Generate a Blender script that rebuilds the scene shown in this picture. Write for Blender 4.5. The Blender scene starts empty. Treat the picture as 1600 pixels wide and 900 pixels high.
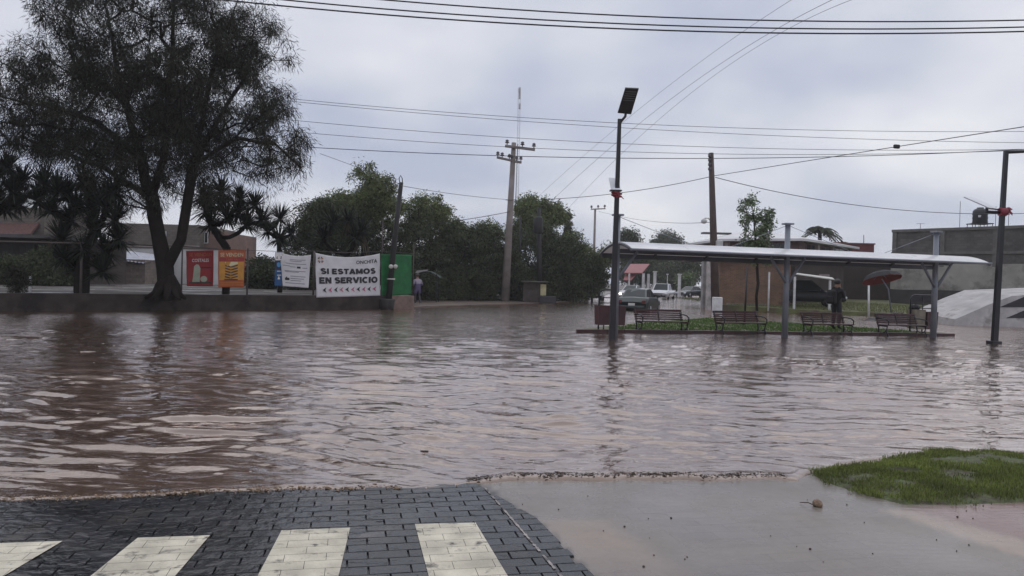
import bpy, bmesh, math, random
import numpy as np
from mathutils import Vector, Matrix

# ------------------------------------------------------------------ camera, sky, sun, exposure
sc = bpy.context.scene
COL = sc.collection
FPX, CX, CY = 1164.0, 800.0, 450.0
CAM = Vector((0.0, 0.0, 1.5))
PITCH, ROLL = -math.atan(12.0 / FPX), math.radians(1.5)
FWD = Vector((0, math.cos(PITCH), math.sin(PITCH)))
_r, _u = Vector((1, 0, 0)), Vector((0, -math.sin(PITCH), math.cos(PITCH)))
RGT = _r * math.cos(ROLL) + _u * math.sin(ROLL)
UPV = _u * math.cos(ROLL) - _r * math.sin(ROLL)
cd = bpy.data.cameras.new('camera')
cam = bpy.data.objects.new('camera', cd)
COL.objects.link(cam)
M4 = Matrix((RGT, UPV, -FWD)).transposed().to_4x4()
M4.translation = CAM
cam.matrix_world = M4
cd.sensor_width = 36.0
cd.lens = 36.0 * FPX / 1600.0
cd.clip_start, cd.clip_end = 0.05, 5000.0
sc.camera = cam

SUN_EL, SUN_AZ = math.radians(74), math.radians(12)
w = bpy.data.worlds.new('World')
sc.world = w
w.use_nodes = True
nt = w.node_tree
nt.nodes.clear()
def wn(t, **kw):
    n = nt.nodes.new(t)
    for k, v in kw.items(): setattr(n, k, v)
    return n
out = wn('ShaderNodeOutputWorld')
sky = wn('ShaderNodeTexSky', sky_type='NISHITA', sun_disc=False, sun_elevation=SUN_EL, sun_rotation=SUN_AZ)
bg1 = wn('ShaderNodeBackground'); bg1.inputs[1].default_value = 0.07
nt.links.new(sky.outputs[0], bg1.inputs[0])
tc = wn('ShaderNodeTexCoord')
sep = wn('ShaderNodeSeparateXYZ'); nt.links.new(tc.outputs['Generated'], sep.inputs[0])
den = wn('ShaderNodeMath', operation='ADD'); nt.links.new(sep.outputs[2], den.inputs[0]); den.inputs[1].default_value = 0.35
mx = wn('ShaderNodeMath', operation='MAXIMUM'); nt.links.new(den.outputs[0], mx.inputs[0]); mx.inputs[1].default_value = 0.2
dv = wn('ShaderNodeVectorMath', operation='DIVIDE'); nt.links.new(tc.outputs['Generated'], dv.inputs[0])
cmb = wn('ShaderNodeCombineXYZ')
for i in range(3): nt.links.new(mx.outputs[0], cmb.inputs[i])
nt.links.new(cmb.outputs[0], dv.inputs[1])
ns = wn('ShaderNodeTexNoise'); ns.inputs['Scale'].default_value = 1.8; ns.inputs['Detail'].default_value = 5; ns.inputs['Roughness'].default_value = 0.42
mp = wn('ShaderNodeMapping'); mp.inputs['Location'].default_value = (4.35, 1.2, 0.3)
nt.links.new(dv.outputs[0], mp.inputs[0]); nt.links.new(mp.outputs[0], ns.inputs['Vector'])
rp = wn('ShaderNodeValToRGB')
rp.color_ramp.elements[0].position, rp.color_ramp.elements[1].position = 0.36, 0.66
rp.color_ramp.elements[0].color = (0.50, 0.545, 0.685, 1)
rp.color_ramp.elements[1].color = (0.90, 0.905, 0.95, 1)
nt.links.new(ns.outputs[0], rp.inputs[0])
bg2 = wn('ShaderNodeBackground'); bg2.inputs[1].default_value = 1.0
nt.links.new(rp.outputs[0], bg2.inputs[0])
ms = wn('ShaderNodeMixShader'); ms.inputs[0].default_value = 0.9
nt.links.new(bg1.outputs[0], ms.inputs[1]); nt.links.new(bg2.outputs[0], ms.inputs[2]); nt.links.new(ms.outputs[0], out.inputs[0])

sl = bpy.data.lights.new('sun', 'SUN')
sl.energy, sl.angle, sl.color = 0.85, math.radians(90), (1.0, 0.985, 0.97)
so = bpy.data.objects.new('sun', sl); COL.objects.link(so)
_d = Vector((math.sin(SUN_AZ) * math.cos(SUN_EL), math.cos(SUN_AZ) * math.cos(SUN_EL), math.sin(SUN_EL)))
so.rotation_euler = _d.to_track_quat('Z', 'Y').to_euler()
so.location = (0, 0, 25)
sc.view_settings.view_transform = 'Standard'
sc.view_settings.look = 'None'
sc.view_settings.exposure = 0.0
sc.view_settings.gamma = 1.0
sc.render.engine = 'CYCLES'
sc.cycles.use_denoising = True
sc.cycles.max_bounces = 6
sc.cycles.volume_bounces = 1
sc.cycles.transparent_max_bounces = 8

# ------------------------------------------------------------------ helpers
def ray(px, py): return FWD * FPX + RGT * (px - CX) - UPV * (py - CY)
def at(px, py, Y):
    d = ray(px, py); return CAM + d * (Y / d.y)
def gnd(px, py, z=0.0):
    d = ray(px, py); return CAM + d * ((z - CAM.z) / d.z)
def onplane(px, py, p, n):
    d = ray(px, py); return CAM + d * ((p - CAM).dot(n) / d.dot(n))
V = Vector

def _h(ix, iy, s):
    n = (ix.astype(np.int64) * 374761393 + iy.astype(np.int64) * 668265263 + s * 1442695041) & 0x7fffffff
    n = ((n ^ (n >> 13)) * 1274126177) & 0x7fffffff
    return ((n ^ (n >> 16)) & 0xffff) / 65535.0
def vnoise(x, y, s=0):
    x = np.asarray(x, float); y = np.asarray(y, float)
    ix, iy = np.floor(x), np.floor(y)
    fx, fy = x - ix, y - iy
    fx = fx * fx * (3 - 2 * fx); fy = fy * fy * (3 - 2 * fy)
    a, b = _h(ix, iy, s), _h(ix + 1, iy, s)
    c, d = _h(ix, iy + 1, s), _h(ix + 1, iy + 1, s)
    return (a + (b - a) * fx) * (1 - fy) + (c + (d - c) * fx) * fy
def fbm(x, y, s=0, o=4):
    v, a, t = 0.0, 1.0, 0.0
    for i in range(o):
        v = v + a * vnoise(x * 2 ** i, y * 2 ** i, s + i * 17); t += a; a *= 0.5
    return v / t
def sstep(a, b, x):
    t = np.clip((np.asarray(x, float) - a) / (b - a), 0, 1); return t * t * (3 - 2 * t)

MATS = {}
def mat(name, col, rough=0.7, metal=0.0, var=0.18, scale=3.0, bump=0.0, bscale=40.0, emit=None, spec=None, ior=None, island=0.0, transl=0.0, stain=None, coat=0.0):
    if name in MATS: return MATS[name]
    m = bpy.data.materials.new(name); m.use_nodes = True
    t = m.node_tree; b = t.nodes['Principled BSDF']; L = t.links
    b.inputs['Roughness'].default_value = rough
    b.inputs['Metallic'].default_value = metal
    if spec is not None: b.inputs['Specular IOR Level'].default_value = spec
    if ior: b.inputs['IOR'].default_value = ior
    if coat: b.inputs['Coat Weight'].default_value = coat
    tc = t.nodes.new('ShaderNodeTexCoord')
    n = t.nodes.new('ShaderNodeTexNoise'); n.inputs['Scale'].default_value = scale; n.inputs['Detail'].default_value = 6
    L.new(tc.outputs['Object'], n.inputs['Vector'])
    r = t.nodes.new('ShaderNodeValToRGB')
    lo = [c * (1 - var) for c in col]; hi = [min(1, c * (1 + var)) for c in col]
    r.color_ramp.elements[0].position, r.color_ramp.elements[1].position = 0.3, 0.7
    r.color_ramp.elements[0].color = (*lo, 1); r.color_ramp.elements[1].color = (*hi, 1)
    L.new(n.outputs[0], r.inputs[0])
    c = r.outputs[0]
    if stain:
        n3 = t.nodes.new('ShaderNodeTexNoise'); n3.inputs['Scale'].default_value = stain[1]; n3.inputs['Detail'].default_value = 8; n3.inputs['Roughness'].default_value = 0.65
        L.new(tc.outputs['Object'], n3.inputs['Vector'])
        r3 = t.nodes.new('ShaderNodeValToRGB'); r3.color_ramp.elements[0].position, r3.color_ramp.elements[1].position = stain[2], stain[2] + 0.12
        L.new(n3.outputs[0], r3.inputs[0])
        mxn = t.nodes.new('ShaderNodeMix'); mxn.data_type = 'RGBA'
        L.new(r3.outputs[0], mxn.inputs[0]); L.new(c, mxn.inputs[6]); mxn.inputs[7].default_value = (*stain[0], 1)
        c = mxn.outputs[2]
    if island:
        g = t.nodes.new('ShaderNodeNewGeometry')
        hv = t.nodes.new('ShaderNodeHueSaturation')
        mr = t.nodes.new('ShaderNodeMapRange'); mr.inputs[3].default_value = 1 - island; mr.inputs[4].default_value = 1 + island
        L.new(g.outputs['Random Per Island'], mr.inputs[0]); L.new(mr.outputs[0], hv.inputs['Value']); L.new(c, hv.inputs['Color'])
        c = hv.outputs[0]
    L.new(c, b.inputs['Base Color'])
    if bump:
        n2 = t.nodes.new('ShaderNodeTexNoise'); n2.inputs['Scale'].default_value = bscale; n2.inputs['Detail'].default_value = 5
        L.new(tc.outputs['Object'], n2.inputs['Vector'])
        bp = t.nodes.new('ShaderNodeBump'); bp.inputs['Strength'].default_value = bump; bp.inputs['Distance'].default_value = 0.02
        L.new(n2.outputs[0], bp.inputs['Height']); L.new(bp.outputs[0], b.inputs['Normal'])
    if emit:
        b.inputs['Emission Color'].default_value = (*emit[0], 1); b.inputs['Emission Strength'].default_value = emit[1]
    if transl:
        tr = t.nodes.new('ShaderNodeBsdfTranslucent'); L.new(c, tr.inputs[0])
        mxs = t.nodes.new('ShaderNodeMixShader'); mxs.inputs[0].default_value = transl
        L.new(b.outputs[0], mxs.inputs[1]); L.new(tr.outputs[0], mxs.inputs[2])
        L.new(mxs.outputs[0], t.nodes['Material Output'].inputs[0])
    MATS[name] = m
    return m

def block_mat(name, c1, c2, mortar, bw=0.4, bh=0.2, rough=0.85, stain=None):
    if name in MATS: return MATS[name]
    m = mat(name, c1, rough, 0, 0.2, 1.2, 0.0, stain=stain)
    t = m.node_tree; L = t.links; b = t.nodes['Principled BSDF']
    src = b.inputs['Base Color'].links[0].from_socket
    g = t.nodes.new('ShaderNodeTexCoord'); sp = t.nodes.new('ShaderNodeSeparateXYZ'); L.new(g.outputs['Object'], sp.inputs[0])
    cb = t.nodes.new('ShaderNodeCombineXYZ')
    ad = t.nodes.new('ShaderNodeMath'); ad.operation = 'ADD'; L.new(sp.outputs[0], ad.inputs[0]); L.new(sp.outputs[1], ad.inputs[1])
    L.new(ad.outputs[0], cb.inputs[0]); L.new(sp.outputs[2], cb.inputs[1])
    br = t.nodes.new('ShaderNodeTexBrick'); br.inputs['Scale'].default_value = 1.0
    br.inputs['Brick Width'].default_value = bw; br.inputs['Row Height'].default_value = bh; br.inputs['Mortar Size'].default_value = 0.012
    br.inputs['Color1'].default_value = (1, 1, 1, 1); br.inputs['Color2'].default_value = (0.72, 0.72, 0.72, 1); br.inputs['Mortar'].default_value = (*[x for x in mortar], 1)
    L.new(cb.outputs[0], br.inputs['Vector'])
    mu = t.nodes.new('ShaderNodeMix'); mu.data_type = 'RGBA'; mu.blend_type = 'MULTIPLY'; mu.inputs[0].default_value = 1
    L.new(src, mu.inputs[6]); L.new(br.outputs[0], mu.inputs[7]); L.new(mu.outputs[2], b.inputs['Base Color'])
    bp = t.nodes.new('ShaderNodeBump'); bp.inputs['Strength'].default_value = 0.6; bp.inputs['Distance'].default_value = 0.01
    inv = t.nodes.new('ShaderNodeMath'); inv.operation = 'SUBTRACT'; inv.inputs[0].default_value = 1; L.new(br.outputs['Fac'], inv.inputs[1])
    L.new(inv.outputs[0], bp.inputs['Height']); L.new(bp.outputs[0], b.inputs['Normal'])
    return m

def tag(o, label=None, cat=None, group=None, kind=None):
    if label: o['label'] = label
    if cat: o['category'] = cat
    if group: o['group'] = group
    if kind: o['kind'] = kind
    return o
def thing(name, label, cat, loc=(0, 0, 0), rotz=0.0, group=None):
    o = bpy.data.objects.new(name, None); COL.objects.link(o)
    o.location = loc; o.rotation_euler = (0, 0, rotz); o.empty_display_size = 0.2
    return tag(o, label, cat, group)
def link(name, me, m, parent=None, loc=None):
    o = bpy.data.objects.new(name, me); COL.objects.link(o)
    if m is not None and len(me.materials) == 0:
        for q in (m if isinstance(m, (list, tuple)) else [m]): me.materials.append(q)
    if parent: o.parent = parent
    if loc is not None: o.location = loc
    return o
def npmesh(name, co, faces, smooth=False):
    """co (n,3), faces (m,k) numpy"""
    me = bpy.data.meshes.new(name)
    co = np.ascontiguousarray(co, dtype=np.float32); faces = np.ascontiguousarray(faces, dtype=np.int32)
    m, k = faces.shape
    me.vertices.add(len(co)); me.vertices.foreach_set('co', co.ravel())
    me.loops.add(m * k); me.loops.foreach_set('vertex_index', faces.ravel())
    me.polygons.add(m); me.polygons.foreach_set('loop_start', np.arange(0, m * k, k, dtype=np.int32))
    me.polygons.foreach_set('loop_total', np.full(m, k, dtype=np.int32))
    if smooth: me.polygons.foreach_set('use_smooth', np.ones(m, dtype=bool))
    me.update(calc_edges=True); me.validate()
    return me

class MB:
    def __init__(s, org=None):
        s.v, s.f, s.sm = [], [], []; s.org = V(org) if org is not None else V((0, 0, 0))
    def add(s, vs, fs, smooth=False):
        b = len(s.v); s.v += [V(p) - s.org for p in vs]
        for f in fs: s.f.append([i + b for i in f]); s.sm.append(smooth)
        return s
    def box(s, c, d, rz=0.0, bev=0.0, M=None):
        hx, hy, hz = d[0] / 2, d[1] / 2, d[2] / 2
        R = M if M is not None else Matrix.Rotation(rz, 3, 'Z')
        c = V(c)
        if bev <= 0:
            vs = [c + R @ V((x * hx, y * hy, z * hz)) for z in (-1, 1) for y in (-1, 1) for x in (-1, 1)]
            return s.add(vs, [(0, 2, 3, 1), (4, 5, 7, 6), (0, 1, 5, 4), (2, 6, 7, 3), (0, 4, 6, 2), (1, 3, 7, 5)])
        bm = bmesh.new(); bmesh.ops.create_cube(bm, size=1)
        for q in bm.verts: q.co = V((q.co.x * d[0], q.co.y * d[1], q.co.z * d[2]))
        bmesh.ops.bevel(bm, geom=bm.edges[:], offset=min(bev, min(d) * 0.45), segments=2, affect='EDGES', profile=0.5)
        bm.verts.ensure_lookup_table(); bm.verts.index_update()
        s.add([c + R @ q.co for q in bm.verts], [[q.index for q in f.verts] for f in bm.faces]); bm.free()
        return s
    def tube(s, pts, rad, n=8, caps=True, smooth=True):
        pts = [V(p) for p in pts]; k = len(pts)
        rads = [rad] * k if not isinstance(rad, (list, tuple)) else rad
        vs, fs = [], []
        up = None
        for i, p in enumerate(pts):
            d = (pts[min(i + 1, k - 1)] - pts[max(i - 1, 0)])
            d = d.normalized() if d.length > 1e-9 else V((0, 0, 1))
            if up is None: up = V((0, 0, 1)) if abs(d.z) < 0.9 else V((1, 0, 0))
            a = d.cross(up); a = a.normalized() if a.length > 1e-6 else d.orthogonal().normalized()
            b2 = a.cross(d).normalized()
            up = b2
            for j in range(n):
                t = 2 * math.pi * j / n
                vs.append(p + a * math.cos(t) * rads[i] + b2 * math.sin(t) * rads[i])
        for i in range(k - 1):
            for j in range(n):
                fs.append((i * n + j, i * n + (j + 1) % n, (i + 1) * n + (j + 1) % n, (i + 1) * n + j))
        s.add(vs, fs, smooth)
        if caps:
            b = len(s.v) - len(vs)
            s.f.append([b + j for j in range(n)][::-1]); s.sm.append(False)
            s.f.append([b + (k - 1) * n + j for j in range(n)]); s.sm.append(False)
        return s
    def lathe(s, c, prof, n=16, axis='Z'):
        c = V(c); vs, fs = [], []
        for r, z in prof:
            for j in range(n):
                t = 2 * math.pi * j / n
                p = V((r * math.cos(t), r * math.sin(t), z))
                if axis == 'Y': p = V((p.x, p.z, p.y))
                if axis == 'X': p = V((p.z, p.x, p.y))
                vs.append(c + p)
        k = len(prof)
        for i in range(k - 1):
            for j in range(n): fs.append((i * n + j, i * n + (j + 1) % n, (i + 1) * n + (j + 1) % n, (i + 1) * n + j))
        s.add(vs, fs, True)
        b = len(s.v) - len(vs)
        s.f.append([b + j for j in range(n)][::-1]); s.sm.append(False)
        s.f.append([b + (k - 1) * n + j for j in range(n)]); s.sm.append(False)
        return s
    def prism(s, poly, z0, z1):
        """poly: list of (x,y); vertical extrusion"""
        n = len(poly)
        a = sum(poly[i][0] * poly[(i + 1) % n][1] - poly[(i + 1) % n][0] * poly[i][1] for i in range(n))
        if a < 0: poly = poly[::-1]
        vs = [(p[0], p[1], z0) for p in poly] + [(p[0], p[1], z1) for p in poly]
        fs = [list(range(n))[::-1], list(range(n, 2 * n))] + [(i, (i + 1) % n, n + (i + 1) % n, n + i) for i in range(n)]
        return s.add(vs, fs)
    def slab(s, quad, th):
        """four 3-D corners, thickened along its normal"""
        q = [V(p) for p in quad]; nrm = (q[1] - q[0]).cross(q[2] - q[0]).normalized() * th / 2
        n = len(q)
        vs = [p - nrm for p in q] + [p + nrm for p in q]
        return s.add(vs, [list(range(n))[::-1], list(range(n, 2 * n))] + [(i, (i + 1) % n, n + (i + 1) % n, n + i) for i in range(n)])
    def build(s, name, m, parent=None, loc=None):
        me = bpy.data.meshes.new(name); me.from_pydata([tuple(p) for p in s.v], [], s.f)
        me.polygons.foreach_set('use_smooth', s.sm); me.update()
        return link(name, me, m, parent, loc)

def children(o): return [c for c in bpy.data.objects if c.parent == o]
def copy_tree(o, parent=None, kids=None):
    c = o.copy(); COL.objects.link(c)
    if parent: c.parent = parent
    for ch in children(o) if kids is None else kids:
        copy_tree(ch, c)
    return c

# ------------------------------------------------------------------ setting
rng = np.random.default_rng(7)
random.seed(7)
# shoreline of the flood on the near pavement: (pixel) measured, projected on the water plane
_shore_px = [(-700, 812), (-300, 800), (0, 787), (150, 780), (400, 772), (560, 769), (700, 765), (745, 757), (800, 752), (1000, 752), (1250, 753), (1262, 745), (1320, 728), (1400, 716), (1460, 706), (1600, 709), (1900, 714), (2400, 720)]
_sh = np.array([gnd(*p)[:2] for p in _shore_px]); _sh = _sh[np.argsort(_sh[:, 0])]
def shoreY(x): return np.interp(x, _sh[:, 0], _sh[:, 1])

# ground: one sheet to the horizon, low where the flood stands
gx = np.concatenate([-np.geomspace(700, 2, 60), np.linspace(-1.5, 1.5, 4), np.geomspace(2, 700, 60)])
gy = np.concatenate([np.linspace(-60, 100, 50), np.geomspace(104, 900, 40)])
GX, GY = np.meshgrid(gx, gy)
GZ = -0.32 + 0.45 * sstep(108, 125, GY) + (0.5 * fbm(GX * 0.01, GY * 0.01, 3)) * sstep(125, 200, GY)
def gridmesh(name, X, Y, Z, smooth=True):
    r, c = X.shape
    idx = np.arange(r * c).reshape(r, c)
    f = np.stack([idx[:-1, :-1], idx[:-1, 1:], idx[1:, 1:], idx[1:, :-1]], -1).reshape(-1, 4)
    return npmesh(name, np.stack([X, Y, Z], -1).reshape(-1, 3), f, smooth)
m_earth = mat('wet_earth', (0.075, 0.055, 0.042), 0.6, 0, 0.4, 0.6, 0.5, 6.0)
tag(link('ground', gridmesh('ground', GX, GY, GZ), m_earth), 'wet brown earth under and beyond the flood', kind='structure')

# flood water ------------------------------------------------------
def make_water():
    rows, cols = 600, 720
    sy = np.linspace(1, 0, rows) ** 1.0
    pyv = 6.0 + (560.0 - 6.0) * sy ** 1.25           # pixels below the horizon: nearest row first
    D = 1746.0 / pyv
    D = np.clip(D, 3.2, 130)
    D[-1] = 150
    t = np.linspace(-1.25, 1.25, cols)
    t = np.sign(t) * (np.abs(t) / 1.25) ** 1.1 * 1.25
    X = D[:, None] * t[None, :]; Y = np.repeat(D[:, None], cols, 1)
    dY = np.gradient(D)[:, None]; dX = (D[:, None] * np.gradient(t)[None, :])
    s = Y - shoreY(X) + 0.10 * (fbm(X * 2.2, Y * 2.2, 5) - 0.5) * 2
    Z = np.zeros_like(X)
    r = np.random.default_rng(3)
    wx = X + 0.5 * (fbm(X * 0.5, Y * 0.5, 21, 3) - 0.5) * 2
    wy = Y + 0.5 * (fbm(X * 0.5, Y * 0.5, 22, 3) - 0.5) * 2
    for i in range(46):
        lam = 0.16 * (2.6 / 0.16) ** r.random()
        th = math.pi / 2 + r.normal(0, 0.5) + 0.12
        k = 2 * math.pi / lam
        a = (0.0032 if lam < 0.35 else (0.0026 if lam < 1.1 else 0.0020)) * lam * r.uniform(0.6, 1.3)
        if lam > 1.0: a *= 0.7
        res = np.maximum(dY * abs(math.sin(th)), dX * abs(math.cos(th)))
        att = 1 - sstep(0.25, 0.5, res / lam)
        env = 0.35 + 1.3 * fbm(X * 0.45 + i * 3.1, Y * 0.9 + i * 1.7, 40 + i, 2) ** 1.3
        ph = k * (wx * math.cos(th) + wy * math.sin(th)) + r.uniform(0, 6.28)
        q = np.sin(ph)
        Z += a * att * env * (q + 0.25 * np.cos(2 * ph))
    # longer-crested peaked ripples of the current
    for i in range(14):
        lam = r.uniform(0.18, 0.62); th = math.pi / 2 + r.normal(0, 0.22) - 0.10; k = 2 * math.pi / lam
        ph = k * (wx * math.cos(th) + wy * math.sin(th)) * 1.0 + r.uniform(0, 6.28) + 2.0 * fbm(X * 0.8, Y * 0.8, 90 + i, 2)
        res = dY * abs(math.sin(th)); att = 1 - sstep(0.2, 0.45, res / lam)
        env = sstep(0.40, 0.72, fbm(X * 0.35 + i * 5.3, Y * 0.55 + i * 2.1, 140 + i, 2))
        pk = np.exp(2.2 * (np.sin(ph) - 1))
        Z += 0.024 * lam * att * env * (pk - 0.25)
    # calm and rough patches, rougher in the middle of the current
    Z *= 0.55 + 0.9 * fbm(X * 0.16, Y * 0.22, 9, 3)
    # current racing up the far road
    chop = (fbm(X * 2.2, Y * 1.5, 61, 3) - 0.5) * 0.10 * sstep(27, 36, Y) * (1 - sstep(0, 1, np.abs(X - 7) / 9))
    Z += chop * (1 - sstep(0.3, 0.8, dY / 1.2))
    # the low step of brown water where the current runs onto the pavement
    Z *= sstep(0.0, 0.9, s) * 0.85 + 0.15
    strong = sstep(-0.45, 0.1, X) * (1 - sstep(2.1, 2.6, X))
    weak = (1 - sstep(-1.4, -0.6, X)) * 0.5 + 0.12
    amp = np.maximum(strong, weak)
    ridge = np.exp(-((s - 0.10) / 0.07) ** 2)
    tur = fbm(X * 16, Y * 26, 71, 3)
    body = 0.25 + 1.1 * fbm(X * 1.9, Y * 0 + 2.0, 8, 3)
    Z += amp * ridge * body * (0.015 + 0.014 * (tur - 0.5))
    Z += amp * 0.010 * (fbm(X * 7, Y * 16, 75, 3) - 0.5) * sstep(0.1, 0.2, s) * (1 - sstep(0.3, 0.9, s))
    Z += 0.014 * sstep(-0.02, 0.05, s) - 0.045 * (1 - sstep(-0.07, 0.02, s))
    return gridmesh('flood_water', X, Y, Z)
m_water = bpy.data.materials.new('muddy_water'); m_water.use_nodes = True
t = m_water.node_tree; b = t.nodes['Principled BSDF']; L = t.links
tcn = t.nodes.new('ShaderNodeTexCoord')
n1 = t.nodes.new('ShaderNodeTexNoise'); n1.inputs['Scale'].default_value = 0.25; n1.inputs['Detail'].default_value = 5
L.new(tcn.outputs['Object'], n1.inputs['Vector'])
cr = t.nodes.new('ShaderNodeValToRGB'); cr.color_ramp.elements[0].position, cr.color_ramp.elements[1].position = 0.35, 0.68
cr.color_ramp.elements[0].color = (0.10, 0.062, 0.045, 1); cr.color_ramp.elements[1].color = (0.15, 0.096, 0.071, 1)
L.new(n1.outputs[0], cr.inputs[0]); L.new(cr.outputs[0], b.inputs['Base Color'])
b.inputs['Roughness'].default_value = 0.05; b.inputs['IOR'].default_value = 1.6
b.inputs['Specular Tint'].default_value = (1.0, 0.90, 0.85, 1); fz = t.nodes.new('ShaderNodeFresnel'); fz.inputs['IOR'].default_value = 1.5; gls = t.nodes.new('ShaderNodeBsdfGlossy'); gls.inputs['Roughness'].default_value = 0.04; gls.inputs['Color'].default_value = (1.0, 0.895, 0.845, 1)
mxw = t.nodes.new('ShaderNodeMixShader'); L.new(fz.outputs[0], mxw.inputs[0]); L.new(b.outputs[0], mxw.inputs[1]); L.new(gls.outputs[0], mxw.inputs[2]); L.new(mxw.outputs[0], t.nodes['Material Output'].inputs[0])
mpn = t.nodes.new('ShaderNodeMapping'); mpn.inputs['Scale'].default_value = (2.2, 4.5, 1); L.new(tcn.outputs['Object'], mpn.inputs[0])
n2 = t.nodes.new('ShaderNodeTexNoise'); n2.inputs['Scale'].default_value = 1.6; n2.inputs['Detail'].default_value = 4; n2.inputs['Roughness'].default_value = 0.6; n2.inputs['Distortion'].default_value = 0.4
L.new(mpn.outputs[0], n2.inputs['Vector'])
bp = t.nodes.new('ShaderNodeBump'); bp.inputs['Strength'].default_value = 0.45
sx_ = t.nodes.new('ShaderNodeSeparateXYZ'); L.new(tcn.outputs['Object'], sx_.inputs[0])
dm = t.nodes.new('ShaderNodeMapRange'); dm.inputs[1].default_value = 9; dm.inputs[2].default_value = 32; dm.inputs[3].default_value = 0.015; dm.inputs[4].default_value = 0.085
L.new(sx_.outputs[1], dm.inputs[0]); L.new(dm.outputs[0], bp.inputs['Distance'])
L.new(n2.outputs[0], bp.inputs['Height']); L.new(bp.outputs[0], b.inputs['Normal']); rmp = t.nodes.new('ShaderNodeMapping'); rmp.inputs['Scale'].default_value = (0.35, 1.1, 1); L.new(tcn.outputs['Object'], rmp.inputs[0])
rnn = t.nodes.new('ShaderNodeTexNoise'); rnn.inputs['Scale'].default_value = 0.9; rnn.inputs['Detail'].default_value = 6; rnn.inputs['Distortion'].default_value = 0.8; L.new(rmp.outputs[0], rnn.inputs['Vector'])
rrr = t.nodes.new('ShaderNodeMapRange'); rrr.inputs[1].default_value = 0.4; rrr.inputs[2].default_value = 0.65; rrr.inputs[3].default_value = 0.025; rrr.inputs[4].default_value = 0.10; L.new(rnn.outputs[0], rrr.inputs[0]); L.new(rrr.outputs[0], gls.inputs['Roughness']); L.new(rrr.outputs[0], b.inputs['Roughness'])
L.new(bp.outputs[0], fz.inputs['Normal']); L.new(bp.outputs[0], gls.inputs['Normal'])
tag(link('flood_water', make_water(), m_water), 'rippled brown flood water covering the street', kind='structure')

# near pavement ----------------------------------------------------
def make_pavement():
    nx, ny = 300, 220
    xs = np.linspace(-9, 9, nx); vs = np.linspace(0, 1, ny)
    X = np.repeat(xs[None, :], ny, 0)
    Yend = shoreY(X) + 1.2
    Y = -4 + (Yend + 4) * (vs[:, None] ** 0.6)
    s = Y - shoreY(X)
    Z = 0.004 * (fbm(X * 1.2, Y * 1.2, 4) - 0.5) - 0.10 * sstep(0.05, 1.0, s)
    me = gridmesh('pavement', X, Y, Z)
    base = np.array([0.205, 0.178, 0.158]); sand = np.array([0.30, 0.235, 0.19]); red = np.array([0.27, 0.12, 0.11]); dark = np.array([0.16, 0.135, 0.125])
    def poly_mask(px, soft=0.12):
        P = np.array([gnd(*p)[:2] for p in px]); n = len(P)
        d = np.full(X.shape, 1e9); ins = np.zeros(X.shape, bool)
        for i in range(n):
            a, c = P[i], P[(i + 1) % n]; e = c - a
            u = np.clip(((X - a[0]) * e[0] + (Y - a[1]) * e[1]) / (e @ e), 0, 1)
            d = np.minimum(d, np.hypot(X - a[0] - u * e[0], Y - a[1] - u * e[1]))
            cross = ((a[1] > Y) != (c[1] > Y)) & (X < (c[0] - a[0]) * (Y - a[1]) / (c[1] - a[1] + 1e-12) + a[0])
            ins ^= cross
        sd = np.where(ins, d, -d)
        return sstep(-soft, soft, sd + 0.08 * (fbm(X * 4, Y * 4, 6) - 0.5))
    col = np.repeat(np.repeat(base[None, None, :], ny, 0), nx, 1)
    v = fbm(X * 0.8, Y * 1.6, 12)[..., None]
    col = col * (0.8 + 0.4 * v)
    for px, c, soft, k in (([(838, 812), (950, 814), (1075, 905), (1090, 1000), (1000, 1000), (925, 900)], sand, 0.08, 0.6),
                           ([(1380, 797), (1420, 796), (1620, 850), (1800, 900), (1800, 940), (1600, 872)], sand * 1.15, 0.04, 0.8),
                           ([(1425, 796), (1600, 780), (2000, 780), (2000, 950), (1640, 855)], red, 0.10, 0.5),
                           ([(700, 880), (1300, 880), (1600, 890), (1700, 1000), (700, 1000)], dark, 0.25, 0.5),
                           ([(-900, 700), (742, 750), (838, 812), (925, 900), (1010, 990), (1010, 1300), (-900, 1300)], np.array([0.03, 0.028, 0.028]), 0.02, 1.0)):
        mk = poly_mask(px, soft)[..., None] * k
        col = col * (1 - mk) + c * mk
    ca = me.color_attributes.new('tint', 'FLOAT_COLOR', 'POINT')
    ca.data.foreach_set('color', np.concatenate([col, np.ones((ny, nx, 1))], -1).astype(np.float32).ravel())
    return me
m_pave = bpy.data.materials.new('mud_washed_pavement'); m_pave.use_nodes = True
t = m_pave.node_tree; b = t.nodes['Principled BSDF']; L = t.links
at_n = t.nodes.new('ShaderNodeAttribute'); at_n.attribute_name = 'tint'
tcn = t.nodes.new('ShaderNodeTexCoord')
fine = t.nodes.new('ShaderNodeTexNoise'); fine.inputs['Scale'].default_value = 9; fine.inputs['Detail'].default_value = 9; fine.inputs['Roughness'].default_value = 0.7
L.new(tcn.outputs['Object'], fine.inputs['Vector'])
fr = t.nodes.new('ShaderNodeMapRange'); fr.inputs[3].default_value = 0.78; fr.inputs[4].default_value = 1.18; L.new(fine.outputs[0], fr.inputs[0])
mu = t.nodes.new('ShaderNodeVectorMath'); mu.operation = 'SCALE'; L.new(at_n.outputs['Color'], mu.inputs[0]); L.new(fr.outputs[0], mu.inputs['Scale'])
bmp = t.nodes.new('ShaderNodeMapping'); bmp.inputs['Rotation'].default_value = (0, 0, -math.radians(12)); L.new(tcn.outputs['Object'], bmp.inputs[0])
bk_n = t.nodes.new('ShaderNodeTexBrick'); bk_n.inputs['Scale'].default_value = 1.0; bk_n.inputs['Brick Width'].default_value = 0.27; bk_n.inputs['Row Height'].default_value = 0.13; bk_n.inputs['Mortar Size'].default_value = 0.004
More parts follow.
